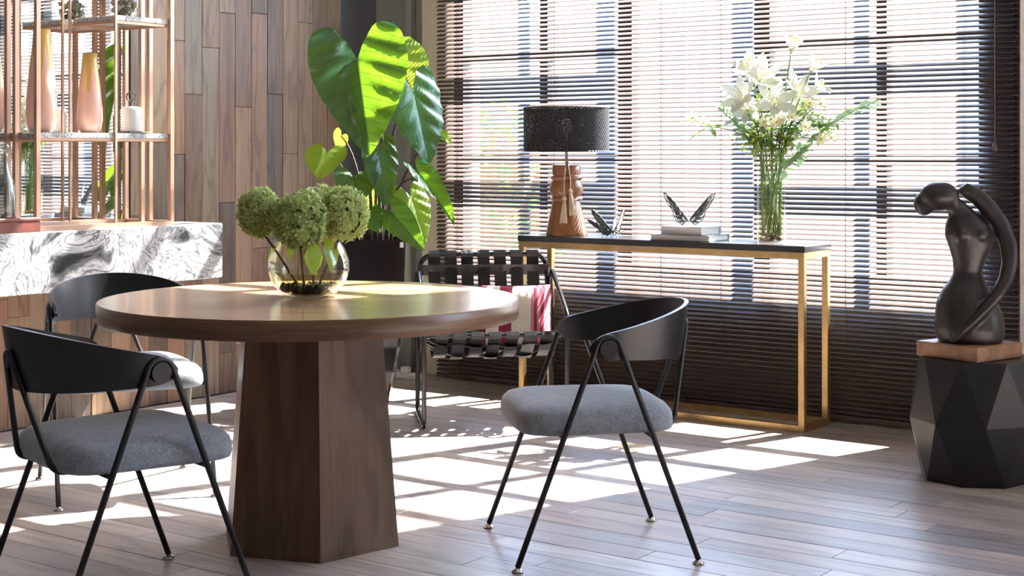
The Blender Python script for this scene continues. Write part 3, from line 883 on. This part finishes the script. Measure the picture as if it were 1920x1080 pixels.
# normals are given as (right, away, up); tips hang down
big_leaf((670, 112, 7.15), (692, 290, 7.05), (.06, -.85, .42), .455, 'leaf', .70, .06, .036, .10, 0, (0, 0), .1)
big_leaf((774, 170, 7.30), (806, 302, 7.22), (.5, -.7, .45), .33, 'leaf', .2, .05, .02, .5, 1, (.04, .02), .1, 1.05)
big_leaf((748, 120, 7.55), (800, 215, 7.62), (.0, -.75, .5), .30, 'leafy', .2, .1, .02, .3, 2, (.03, .06), .1)
big_leaf((612, 287, 7.20), (598, 336, 7.10), (-.1, -.8, .5), .20, 'leafy', .2, .05, .01, .2, 3, (-.06, 0), .05)
big_leaf((664, 335, 7.15), (662, 385, 7.05), (.3, -.6, .7), .20, 'leaf', .35, .1, .015, .2, 4, (-.02, -.05), .05)
big_leaf((712, 285, 7.20), (722, 386, 7.10), (.45, -.7, .5), .19, 'leaf', .25, .05, .015, .4, 5, (.02, -.06), .08)
big_leaf((790, 332, 7.15), (856, 411, 7.00), (.1, -.5, .8), .12, 'leaf', .5, .15, .01, .2, 6, (.07, 0), .08)
big_leaf((770, 370, 7.25), (800, 452, 7.15), (.3, -.8, .45), .17, 'leafy', .2, .1, .015, .3, 7, (.06, .02), .05)
big_leaf((738, 402, 7.10), (794, 466, 6.98), (-.35, -.6, .7), .15, 'leaf', .2, .1, .012, .2, 8, (.05, -.05), .05)
big_leaf((696, 402, 7.10), (712, 436, 7.02), (-.4, -.6, .7), .11, 'leaf', .2, .1, .012, .2, 9, (.0, -.08), .04)
big_leaf((690, 350, 7.45), (684, 420, 7.50), (-.2, -.7, .6), .16, 'leafy', .2, .1, .012, .2, 10, (-.02, .07), .04)
big_leaf((826, 250, 7.4), (846, 268, 7.35), (.2, -.8, .4), .06, 'leafy', .2, .1, .01, .2, 11, (.08, .03), .04)
big_leaf((640, 255, 7.45), (630, 280, 7.5), (0, -.8, .4), .09, 'leafy', .2, .1, .01, .2, 12, (-.05, .05), .04)

# ------------------------------------------------------------ strap armchair and cushion
ac0 = W(-.07, 6.62)
AF = Vector((.12, -.993))
av = FW * AF.y + RT * AF.x
ac = thing('strap_armchair', 'low armchair of woven black leather straps on a dark steel tube frame', 'armchair', ac0, math.atan2(av.y, av.x) + PI / 2)
# local: x to the viewer's right, y away from the viewer
for s in (-1, 1):
    x = s * .312
    loop = rounded([(x, 0, .011), (x, .47, .011), (x, .49, .64), (x, .43, .655), (x, -.005, .50)], .045, 5, True)
    MB().tube(loop, .0105, 10, True).build('side_frame', MAT['steel'], ac, True)
bt = rounded([(-.285, .40, .33), (-.295, .53, .70), (.295, .53, .70), (.285, .40, .33)], .07, 6)
bt = rounded([(-.29, .40, .30), (-.30, .545, .725), (.30, .545, .725), (.29, .40, .30)], .08, 6)
MB().tube(bt, .0115, 10).build('back_frame', MAT['steel'], ac, True)
MB().tube(rounded([(-.29, .03, .405), (.29, .03, .405), (.29, .44, .33), (-.29, .44, .33)], .03, 4, True), .0115, 10, True).build('seat_frame', MAT['steel'], ac, True)
for x in (-.30, .30):
    MB().tube([(x, .03, .405), (x * 1.04, .0, .405)], .009, 8).build('bracket', MAT['steel'], ac, True)
    MB().tube([(x * .97, .475, .53), (x * 1.04, .485, .53)], .009, 8).build('bracket', MAT['steel'], ac, True)
sx = [-.232 + .0773 * i for i in range(7)]
for i, x in enumerate(sx):
    w = (-1) ** i
    pts = [Vector((x, .545 + .018 * math.cos(a), .725 + .018 * math.sin(a))) for a in (R(-60), R(20), R(90), R(160), R(220))]
    for k in range(1, 13):
        t = k / 12
        pts.append(Vector((x, .530 - .11 * t + .004 * w * math.cos(t * PI * 3) , .712 - .39 * t)))
    MB().strip(pts, .056, .0035, (1, 0, 0)).build('back_strap', MAT['leather'], ac)
    pts = [Vector((x, .03 + .016 * math.cos(a), .405 + .016 * math.sin(a))) for a in (R(-20), R(-80), R(-150), R(-210), R(-260))]
    pts = list(reversed([Vector((x, .03 + .016 * math.cos(a), .405 + .016 * math.sin(a))) for a in (R(60), R(110), R(180), R(240), R(290))])) [::-1]
    for k in range(0, 15):
        t = k / 14
        pts.append(Vector((x, .045 + .385 * t, .392 - .07 * t - .075 * math.sin(PI * t) + .004 * w * math.cos(t * PI * 4))))
    MB().strip(pts, .056, .0035, (1, 0, 0)).build('seat_strap', MAT['leather'], ac)
for j, z in enumerate((.655, .56, .46)):
    t = (.712 - z) / .39
    pts = []
    for k in range(29):
        x = -.305 + .61 * k / 28
        pts.append((x, .530 - .11 * t - .006 * math.cos((x + .232) / .0773 * PI) * (-1) ** j * (1 if abs(x) < .27 else 0) , z))
    MB().strip(pts, .05, .0035, (0, -.27, .96)).build('cross_strap', MAT['leather'], ac)
for j, y in enumerate((.10, .2, .31)):
    t = (y - .045) / .385
    pts = []
    for k in range(29):
        x = -.30 + .60 * k / 28
        zz = .392 - .07 * t - .075 * math.sin(PI * t) * (1 - (abs(x) / .30) ** 4) - .007 * math.cos((x + .232) / .0773 * PI) * (-1) ** j * (1 if abs(x) < .27 else 0)
        pts.append((x, y, zz))
    MB().strip(pts, .056, .0035, (0, 1, -.15)).build('cross_strap', MAT['leather'], ac)
# cushion
cu = MB(); n = 20; top, bot = [], []
for sgn in (1, -1):
    for i in range(n + 1):
        for j in range(n + 1):
            u, v = 2 * i / n - 1, 2 * j / n - 1
            k = 1 - .06 * (abs(u) ** 4) * (1 - abs(v)) * 2 - 0
            hgt = .062 * (max(0, (1 - u ** 4)) * max(0, (1 - v ** 4))) ** .6
            pin = 1 - .05 * (1 - v * v) * abs(u) ** 3; pin2 = 1 - .05 * (1 - u * u) * abs(v) ** 3
            cu.v.append((u * .165 * pin, sgn * hgt, v * .145 * pin2))
q = (n + 1) ** 2
for s_ in (0, 1):
    for i in range(n):
        for j in range(n):
            a = s_ * q + i * (n + 1) + j; f = (a, a + 1, a + n + 2, a + n + 1)
            cu.f.append(f if s_ else f[::-1])
cl = ac.matrix_basis.copy()
cuo = cu.build('cushion', MAT['stripe'], None, True)
Ma = Matrix.Translation(ac0) @ Matrix.Rotation(math.atan2(av.y, av.x) + PI / 2, 4, 'Z')
cuo.matrix_world = Ma @ Matrix.Translation((.125, .300, .464)) @ Matrix.Rotation(R(-24), 4, 'X') @ Matrix.Rotation(R(-12), 4, 'Z') @ Matrix.Rotation(R(4), 4, 'Y')
tag(cuo, 'cream and burgundy striped cushion on the strap armchair', 'cushion')

# ------------------------------------------------------------ console table and what stands on it
CX0, CX1, CY0, CY1 = -4.325, -2.82, 6.03, 6.30
cs = thing('console_table', 'narrow console table with black top and brass frame before the blinds', 'console table', (CX0, CY0, 0))
L, D = CX1 - CX0, CY1 - CY0
s = .028
for x in (0, L - s):
    for y in (0, D - s):
        MB().cbox(x, x + s, y, y + s, 0, .772, .0015).build('leg', MAT['brass'], cs)
for y in (0, D - s):
    MB().box(s, L - s, y + .001, y + s - .001, .001, s).build('base_rail', MAT['brass'], cs)
    MB().box(s, L - s, y + .001, y + s - .001, .744, .772).build('top_rail', MAT['brass'], cs)
for x in (0, L - s):
    MB().box(x + .001, x + s - .001, s, D - s, .001, s).build('base_rail', MAT['brass'], cs)
    MB().box(x + .001, x + s - .001, s, D - s, .744, .772).build('top_rail', MAT['brass'], cs)
MB().cbox(-.004, L + .004, -.004, D + .004, .7725, .80, .002).build('top', plain('black_stone_top', (.03, .032, .036), .22), cs)
CZ = .8005
def on_console(px, yy):
    d = FW + RT * ((px - 960) / F); t = yy / d.y; return Vector((d.x * t, yy, CZ)), t
p, t = on_console(1062, 6.132)
lp = thing('table_lamp', 'table lamp with turned brown wood base and black drum shade', 'lamp', p, YAW)
MB().lathe([(0, 0), (.099, 0), (.101, .006), (.098, .02), (.088, .07), (.077, .12), (.069, .158), (.066, .168), (.074, .173), (.080, .18), (.077, .187), (.070, .191), (.076, .20), (.081, .218), (.081, .235), (.076, .256), (.068, .268), (.073, .273), (.080, .281), (.077, .289), (.068, .294), (.069, .30), (.070, .336), (.066, .341), (0, .341)], 40).build('base', MAT['carved'], lp, True, auto=50)
MB().tube([(0, 0, .34), (0, 0, .50)], .007, 10).build('stem', plain('copper_stem', (.45, .20, .13), .4, .6), lp, True)
sh = MB().lathe([(.207, .408), (.208, .618)], 56).build('shade', MAT['shade'], lp, True)
rg = MB()
for z in (.408, .618): rg.tube([(.2075 * math.cos(2 * PI * i / 56), .2075 * math.sin(2 * PI * i / 56), z) for i in range(56)], .003, 6, True)
rg.build('shade_ring', MAT['black'], sh, True)
sp_ = MB()
for i in range(3): sp_.tube([(0, 0, .60), (.206 * math.cos(i * 2.094), .206 * math.sin(i * 2.094), .615)], .002, 5)
sp_.tube([(0, 0, .5), (0, 0, .60)], .004, 6)
sp_.build('shade_spider', MAT['black'], sh)
MB().ball((0, 0, .53), .028, 14, 10, sz=1.3).build('bulb', MAT['white'], lp, True)
ts = thing('tassel_pair', 'pair of cream cotton tassels hanging on the lamp base', 'tassel', p, YAW)
cdm = MB()
for k, (xx, zb) in enumerate(((-.014, .155), (.016, .19))):
    yv = -.094 if k == 0 else -.090
    cdm.tube([(xx * .2, -.012, .40), (xx * .3, -.05, .36), (xx * .6, -.085, .325), (xx, -.092, .27), (xx, yv, zb + .03)], .0028, 6)
    MB().ball((xx, yv - .004, zb + .028), .011, 12, 8).build('bead', MAT['tassel'], ts, True)
    tm = MB()
    for i in range(26):
        a = i * 2.4; rr = .012 * math.sqrt((i + .5) / 26)
        o0 = Vector((xx + rr * .5 * math.cos(a), yv - .004 + rr * .5 * math.sin(a), zb + .02))
        o1 = Vector((xx + rr * 1.5 * math.cos(a) + (.012 if k else -.004), yv - .012 - abs(rr) * .6 + rr * 1.0 * math.sin(a), zb - .085 + random.uniform(-.008, .008)))
        tm.tube([o0, (o0 + o1) / 2 + Vector((0, -.002, 0)), o1], .0022, 5)
    tag(tm.build('fringe', MAT['tassel'], ts, True), kind='stuff')
cdm.build('cord', MAT['tassel'], ts, True)

def wing(m, root, tip_dir, up_dir, size, gap=.1):
    """pierced butterfly wing: rim, ribs and thin cells"""
    a, b = Vector(tip_dir).normalized(), Vector(up_dir).normalized()
    out = [(0, 0), (.25, .32), (.55, .75), (.85, 1.05), (1.0, 1.08), (.98, .8), (.85, .5), (.7, .28), (.72, .05), (.6, -.22), (.38, -.3), (.15, -.15)]
    P = [Vector(root) + a * (x * size) + b * (y * size) for x, y in out]
    m.tube(P, .0028, 5, True)
    for i in range(2, len(P) - 1): m.tube([P[0], P[i]], .0020, 4)
    nn = a.cross(b).normalized() * .0006
    for i in range(2, len(P) - 1, 1):
        q0, q1 = P[i].lerp(P[0], .62), P[i + 1 if i + 1 < len(P) else i].lerp(P[0], .62)
        q2, q3 = P[i].lerp(P[0], gap), P[i + 1 if i + 1 < len(P) else i].lerp(P[0], gap + .02)
        q3 = q3.lerp(q2, .3 if gap > .05 else 0)
        vs = [q0 - nn, q1 - nn, q3 - nn, q2 - nn, q0 + nn, q1 + nn, q3 + nn, q2 + nn]
        m.add(vs, [(3, 2, 1, 0), (4, 5, 6, 7), (0, 1, 5, 4), (1, 2, 6, 5), (2, 3, 7, 6), (3, 0, 4, 7)])
def butterfly(loc, size, label, yaw, dense=False):
    t = thing('butterfly_ornament', label, 'ornament', loc, yaw, 'metal butterfly ornaments')
    MB().tube([(0, -.05 * size / .1, .02), (0, -.01, .028), (0, .03, .026), (0, .05 * size / .1, .03)], [.003, .007, .008, .004], 8).build('body', MAT['pewter'], t, True)
    for s in (-1, 1):
        m = MB(); wing(m, (s * .004, 0, .03), (s * .62, .25, .12), (s * .22, .1, 1), size, .02 if dense else .1); m.build('wing', MAT['pewter'], t, True)
        if dense:
            m = MB(); wing(m, (s * .004, .015, .028), (s * .75, .5, -.05), (s * .3, .5, .75), size * .8, .02); m.build('wing', MAT['pewter'], t, True)
    lm = MB()
    for s in (-1, 1):
        for yy in (-.02, .01, .035): lm.tube([(0, yy, .026), (s * .02, yy * 1.3, .018), (s * .03, yy * 1.5, .001)], .0013, 4)
    lm.build('legs', MAT['pewter'], t)
    m = MB()
    for s in (-1, 1): m.tube([(0, -.05 * size / .1, .02), (s * .012, -.07, .035), (s * .018, -.085, .045)], .001, 4)
    m.build('antennae', MAT['pewter'], t)
p, t = on_console(1150, 6.13)
butterfly(p, .085, 'dark metal butterfly standing on the console beside the lamp', YAW + .6, True)
p, t = on_console(1293, 6.165)
b1 = thing('book', 'wider grey book at the bottom of the console stack', 'book', p, R(3), 'books on the console')
def book(o, w, d, h, cov):
    MB().box(-w / 2 + .004, w / 2 - .004, -d / 2 + .003, d / 2 - .006, .003, h - .003).build('pages', MAT['paper'], o)
    c = MB(); c.box(-w / 2, w / 2, -d / 2, d / 2, 0, .003).box(-w / 2, w / 2, -d / 2, d / 2, h - .003, h).box(-w / 2, w / 2, d / 2 - .005, d / 2, .003, h - .003)
    c.build('cover', cov, o)
book(b1, .30, .21, .027, plain('grey_cover', (.20, .235, .25), .5))
b2 = thing('book', 'smaller pale lilac book lying on top of the grey book', 'book', p + Vector((.005, .0, .0275)), R(-4), 'books on the console')
book(b2, .225, .16, .036, plain('lilac_cover', (.46, .46, .58), .5))
butterfly(p + Vector((.0, -.01, .064)), .10, 'pierced metal butterfly with raised wings perched on the stacked books', YAW - .2)

# glass vase with the white bouquet
vp, t = on_console(1446, 6.12)
gv = thing('glass_vase', 'tall clear glass cylinder vase on the right end of the console', 'vase', vp)
MB().lathe([(0, 0), (.060, 0), (.062, .004), (.062, .345), (.059, .345), (.058, .012), (0, .012)], 36).build('cylinder', MAT['clear'], gv, True, auto=50)
MB().lathe([(0, .013), (.0575, .013), (.0575, .20), (0, .20)], 36).build('water', MAT['water'], gv, True, auto=50)
rm = MB()
for i in range(40):
    a, q = random.random() * 6.28, .045 * random.random() ** .5
    rm.ball((q * math.cos(a), q * math.sin(a), .020 + random.random() * .02), random.uniform(.006, .010), 6, 4)
tag(rm.build('pebbles', plain('amber_pebbles', (.22, .14, .06), .6, noise=.5, scale=60), gv, True), kind='stuff')
VD = t
def BP(px, py, dd, m):
    """a point of the bouquet, kept at least m in front of the blinds"""
    k = FW.y + RT.y * (px - 960) / F
    return PX(px, py, min(VD + dd, (YB - .015 - m) / k))
def vfoot(i): a = i * 2.4; q = .04; return Vector((q * math.cos(a), q * math.sin(a), .035))
def stem_path(i, head, n=12):
    foot = vfoot(i); a = i * 2.4 + 2.6
    rim = Vector((.035 * math.cos(a), .035 * math.sin(a), .35))
    hx = Vector((head.x, head.y, 0))
    rim = (hx.normalized() * min(.048, hx.length * .4) if hx.length > 1e-3 else Vector()) + Vector((0, 0, .36))
    pts = [foot.lerp(rim, k / 4) for k in range(4)]
    ctrl = rim + (rim - foot) * .35 + Vector((0, 0, .04))
    return pts + bez(rim, ctrl, head, n)
def petal(m, base, out, axis, L, wd, recurve=.5, open_=.6):
    out = Vector(out).normalized(); axis = Vector(axis).normalized(); sd = axis.cross(out).normalized(); vs, fs = [], []
    rows = [(0, .22), (.18, .42), (.4, .82), (.6, 1.0), (.78, .8), (.92, .42), (1, .03)]
    for tt, w in rows:
        c = Vector(base) + axis * (L * (tt * .75 - recurve * .55 * max(0, tt - .45) ** 1.5)) + out * (L * open_ * (tt ** 1.7) + .006)
        e = sd * (w * wd / 2)
        vs += [c - e + out * (.10 * w * wd), c - out * .0, c + e + out * (.10 * w * wd)]
    for i in range(len(rows) - 1):
        a = i * 3; fs += [(a, a + 1, a + 4, a + 3), (a + 1, a + 2, a + 5, a + 4)]
    m.add(vs, fs)
def lily(i, px, py, dd, face, size, label, open_=.6):
    head = BP(px, py, dd, size * .95) - vp
    t = thing('lily', label, 'flower', vp + vfoot(i), group='white lilies in the glass vase')
    o = -vfoot(i)
    size *= 1.04
    ax = (RT * face[0] + FW * face[1] + Vector((0, 0, face[2]))).normalized()
    basep = head - ax * size * .45
    MB().tube([p + o for p in stem_path(i, basep)], .0032, 6).build('stem', MAT['stemgreen'], t, True)
    u = ax.orthogonal().normalized(); v = ax.cross(u)
    for k in range(6):
        a = k * PI / 3 + i
        m = MB(); petal(m, basep + o, u * math.cos(a) + v * math.sin(a), ax, size * (1 if k % 2 else .94), size * (.46 if k % 2 else .37), .5, open_)
        m.build('petal', MAT['petal'], t, True)
    m = MB()
    for k in range(6):
        a = k * PI / 3 + .5; e = basep + o + ax * size * .62 + (u * math.cos(a) + v * math.sin(a)) * size * .16
        m.tube([basep + o, e], .0010, 4); m.ball(e, .003, 6, 4)
    m.build('stamens', MAT['yellow'], t)
    lm = MB(); pth = stem_path(i, basep)
    for k in (8, 10, 11, 13):
        a = random.random() * 6.28
        small_leaf(lm, pth[k] + o, (math.cos(a), math.sin(a), .7), (0, 0, 1), random.uniform(.07, .11), .02)
    lm.build('leaves', MAT['smallleaf'], t, True)
lily(0, 1487, 78, -.02, (.1, -.35, .9), .10, 'topmost white lily of the bouquet', .42)
lily(1, 1530, 118, .03, (.45, -.3, .8), .10, 'white lily trumpet at upper right of the bouquet', .42)
lily(2, 1403, 122, .03, (-.4, -.4, .75), .125, 'white lily at the upper left of the bouquet', .7)
lily(3, 1430, 140, -.05, (.1, -.8, .5), .12, 'white lily facing us just under the upper left bloom', .75)
lily(4, 1385, 178, -.03, (-.6, -.6, .4), .125, 'leftmost large white lily of the bouquet', .75)
lily(5, 1455, 188, -.09, (.0, -.9, .35), .12, 'widest open white lily at the bouquet centre', .8)
lily(6, 1502, 165, -.02, (.4, -.6, .6), .13, 'white lily right of the bouquet centre', .7)
lily(7, 1400, 205, -.06, (-.2, -.8, .1), .10, 'lowest white lily on the left side of the bouquet', .6)
lily(8, 1540, 160, .05, (.6, -.3, .5), .09, 'rightmost white lily of the bouquet', .6)
def alstro(i, px, py, dd, label, nfl=3, longleaf=False):
    head = BP(px, py, dd, .12) - vp
    t = thing('alstroemeria', label, 'flower', vp + vfoot(i), group='small cream alstroemerias in the vase')
    o = -vfoot(i)
    pth = stem_path(i, head - Vector((0, 0, .02)))
    MB().tube([p + o for p in pth], .0024, 6).build('stem', MAT['stemgreen'], t, True)
    for k in range(nfl):
        a = k * 2.1 + i; off = Vector((.028 * math.cos(a), .028 * math.sin(a), random.uniform(-.01, .02))) if nfl > 1 else Vector()
        ax = (-FW * .8 + RT * math.cos(a) * .4 + Vector((0, 0, .3 + .3 * math.sin(a)))).normalized()
        c = head + o + off; u = ax.orthogonal().normalized(); v = ax.cross(u); m = MB()
        for j in range(6):
            b = j * PI / 3; petal(m, c, u * math.cos(b) + v * math.sin(b), ax, .034, .018, .3, .75)
        bl = m.build('blossom', MAT['cream_petal'], t, True)
        MB().ball(c + ax * .008, .006, 8, 6).build('centre', MAT['yellow'], bl, True)
    lm = MB()
    for k in range(9 if longleaf else 6):
        a = random.random() * 6.28
        q = pth[-1 - random.randrange(0, 3 if longleaf else 6)] + o
        small_leaf(lm, q, (math.cos(a), math.sin(a), random.uniform(-.6, .5) if longleaf else .3), (0, 0, 1), random.uniform(.06, .10) * (1.25 if longleaf else 1), .017 if not longleaf else .03, droop=.1)
    lm.build('leaves', MAT['smallleaf'], t, True)
alstro(10, 1447, 238, -.13, 'cream alstroemeria low at the bouquet front, yellow throats', 3)
alstro(11, 1470, 218, -.12, 'cream alstroemeria just below the widest open lily', 2)
alstro(12, 1502, 243, -.10, 'cream alstroemeria right of centre above the vase rim', 2)
alstro(13, 1545, 258, -.03, 'cream alstroemeria hanging out low on the right side', 3)
alstro(14, 1312, 228, -.02, 'single alstroemeria reaching far left of the bouquet, long leaves', 2, True)
alstro(15, 1525, 195, .02, 'cream alstroemeria on the upper right beside the rightmost lily', 3)
def eucal(i, pts_px, label, n=14):
    P = [BP(a, b, c, .07) - vp for a, b, c in pts_px]
    t = thing('eucalyptus_branch', label, 'branch', vp + vfoot(i), group='eucalyptus branches in the vase')
    o = -vfoot(i)
    pth = stem_path(i, P[0], 5) + bez(P[0], P[1], P[2], n)
    MB().tube([p + o for p in pth], .002, 5).build('stem', MAT['stemgreen'], t, True)
    for k in range(10, len(pth)):
        for s in (-1, 1):
            d = (pth[k] - pth[k - 1]).normalized(); sdv = d.cross(Vector((0, 0, 1))).normalized()
            m = MB(); small_leaf(m, pth[k] + o, d * .5 + sdv * s * .6 + Vector((0, 0, s * .35 + random.uniform(-.3, .3))), (0, 0, 1), random.uniform(.04, .06), .034, .1, .1)
            m.build('leaf', MAT['eucal'], t, True)
eucal(20, [(1500, 290, -.05), (1550, 225, -.04), (1640, 192, -.02)], 'eucalyptus branch stretching out to the right of the bouquet')
eucal(21, [(1415, 275, -.04), (1390, 240, -.04), (1352, 205, -.02)], 'short eucalyptus branch on the left of the bouquet')
eucal(22, [(1470, 318, -.08), (1492, 300, -.10), (1515, 275, -.12)], 'eucalyptus sprig drooping over the right of the vase rim', 9)
def filler(i, px, py, dd, where):
    head = BP(px, py, dd, .12) - vp
    t = thing('filler_sprig', ('yellow-green' if i % 2 else 'mid-green') + ' leafy filler sprig ' + where, 'sprig', vp + vfoot(i), group='filler sprigs in the vase')
    o = -vfoot(i); pth = stem_path(i, head)
    MB().tube([p + o for p in pth], .0022, 5).build('stem', MAT['stemgreen'], t, True)
    m, l = MB(), MB()
    for k in range(42):
        q = head + o + Vector((random.gauss(0, .032), random.gauss(0, .032), random.gauss(-.01, .035)))
        m.tube([pth[-2] + o, q], .0008, 3)
        d = Vector((random.gauss(0, 1), random.gauss(0, 1), random.gauss(.3, 1))).normalized()
        small_leaf(l, q, d, (0, 0, 1), random.uniform(.018, .036), .014)
    for k in range(16):
        q = pth[random.randrange(6, len(pth))] + o; a = random.random() * 6.28
        small_leaf(l, q, (math.cos(a), math.sin(a), .5), (0, 0, 1), random.uniform(.05, .09), .028)
    m.build('twigs', MAT['stemgreen'], t); tag(l.build('leaflets', MAT['filler'] if i % 2 else MAT['smallleaf'], t, True), kind='stuff')
for i, (a, b, c, w_) in enumerate([(1425, 235, .02, 'left of centre beneath the large lilies'), (1475, 270, -.08, 'in front just above the vase rim, right of centre'), (1525, 225, -.02, 'on the right beneath the rightmost lily'),
        (1408, 270, -.06, 'low on the left near the short eucalyptus branch'), (1448, 285, -.1, 'lowest at the front, touching the vase rim'), (1500, 205, .05, 'behind the lily right of centre'),
        (1548, 235, .03, 'reaching furthest right over the long eucalyptus branch'), (1440, 160, .06, 'highest of the sprigs, behind the upper left lilies'), (1470, 240, .04, 'at the back centre behind the small alstroemerias'), (1392, 242, .04, 'reaching furthest left behind the leftmost lily')]):
    filler(30 + i, a, b, c, w_)

# ------------------------------------------------------------ statue, block and faceted pedestal
PCl, PCd = 1.712, 5.64
pc0 = W(PCl, PCd)
ps = thing('faceted_pedestal', 'matt black faceted pedestal carrying the statue', 'pedestal', pc0, YAW)
def ring8(r, z, off): return [(r * math.cos(R(off + 45 * i)), r * math.sin(R(off + 45 * i)), z) for i in range(8)]
vs = ring8(.198, 0, 15) + ring8(.236, .22, 37.5) + ring8(.207, .448, 15)
fs = []
for i in range(8):
    j = (i + 1) % 8
    fs += [(i, j, 8 + i), (j, 8 + j, 8 + i), (8 + i, 16 + j, 16 + i), (8 + i, 8 + j, 16 + j)]
fs += [tuple(range(7, -1, -1))]
MB().add(vs, fs).build('facets', MAT['matblack'], ps)
MB().add(ring8(.207, .448, 15), [tuple(range(8))]).build('top', MAT['matblack'], ps)
sc_l = 1817 - 960
sp0 = W(sc_l / F * PCd, PCd, .4485)
bl = thing('statue', 'dark bronze abstract statue of a bowed woman on a brown block', 'statue', sp0, YAW)
blk = MB().cbox(-.135, .135, -.135, .135, 0, .055, .003).build('block', MAT['copperbase'], bl); blk.rotation_euler = (0, 0, R(37))
K = .001128
def S(cx, cy): return ((cx - 361) * K, (600 - cy) * K + .054)
sec = [(602, 365, 100, .9), (585, 364, 108, .9), (555, 362, 113, .88), (515, 361, 110, .85), (470, 354, 99, .8), (430, 351, 78, .8), (400, 355, 58, .85), (372, 357, 46, .9), (330, 362, 54, .85), (290, 366, 70, .75), (250, 361, 79, .7), (215, 356, 72, .7), (185, 345, 50, .8), (160, 325, 40, .9), (135, 300, 36, 1), (118, 280, 25, 1)]
body = MB(); n = 28; vs, fs = [], []
for cy, cx, hw, fl_ in sec:
    x, z = S(cx, cy)
    for j in range(n):
        q = 2 * PI * j / n
        vs.append((x + hw * K * math.cos(q), hw * K * fl_ * math.sin(q), z))
for i in range(len(sec) - 1):
    for j in range(n): fs.append((i * n + j, i * n + (j + 1) % n, (i + 1) * n + (j + 1) % n, (i + 1) * n + j))
fs += [tuple(range(n - 1, -1, -1)), tuple((len(sec) - 1) * n + j for j in range(n))]
body.add(vs, fs)
hx, hz = S(260, 122); body.ball((hx, -.01, hz), .068, 20, 14, 1.06, .8, .80)
hx, hz = S(216, 148); body.ball((hx, .008, hz), .042, 16, 12, 0.95, .95, 1.05)
ap = [(335, 118, 22, .0), (350, 104, 26, .0), (385, 122, 28, -.005), (425, 165, 29, -.01), (462, 220, 29, -.015), (480, 275, 28, -.03), (480, 335, 26, -.05), (462, 390, 24, -.07), (428, 440, 21, -.09), (385, 485, 18, -.103), (340, 530, 15, -.108), (300, 568, 12, -.106), (278, 590, 9, -.10)]
body.tube([(S(a, b)[0], yv, S(a, b)[1]) for a, b, r_, yv in ap], [r_ * K for a, b, r_, yv in ap], 16)
for sx_ in (-32, 28):
    x, z = S(358 + sx_, 248); body.ball((x, -.045, z), .03, 14, 10, 1, .8, 1)
bo = body.build('figure', MAT['bronze'], bl, True)
rmh = bo.modifiers.new('remesh', 'REMESH'); rmh.mode = 'VOXEL'; rmh.voxel_size = .005; rmh.use_smooth_shade = True
smh = bo.modifiers.new('smooth', 'SMOOTH'); smh.factor = .6; smh.iterations = 8

# ------------------------------------------------------------ power strip
pw = W(-.555, 8.12)
po = thing('power_strip', 'white power strip with plugged cable on the floor by the window corner', 'power strip', pw, R(8))
MB().cbox(-.10, .10, -.03, .03, 0, .028, .004).build('strip', MAT['white'], po)
MB().cbox(-.035, .01, -.02, .02, .0285, .062, .004).build('plug', MAT['white'], po)
MB().tube(bez((-.035, 0, .04), (-.12, -.02, .05), (-.16, -.10, .005), 8) + bez((-.16, -.10, .005), (-.22, -.2, .004), (-.34, -.18, .004), 8)[1:], .004, 6).build('cable', MAT['white'], po, True)
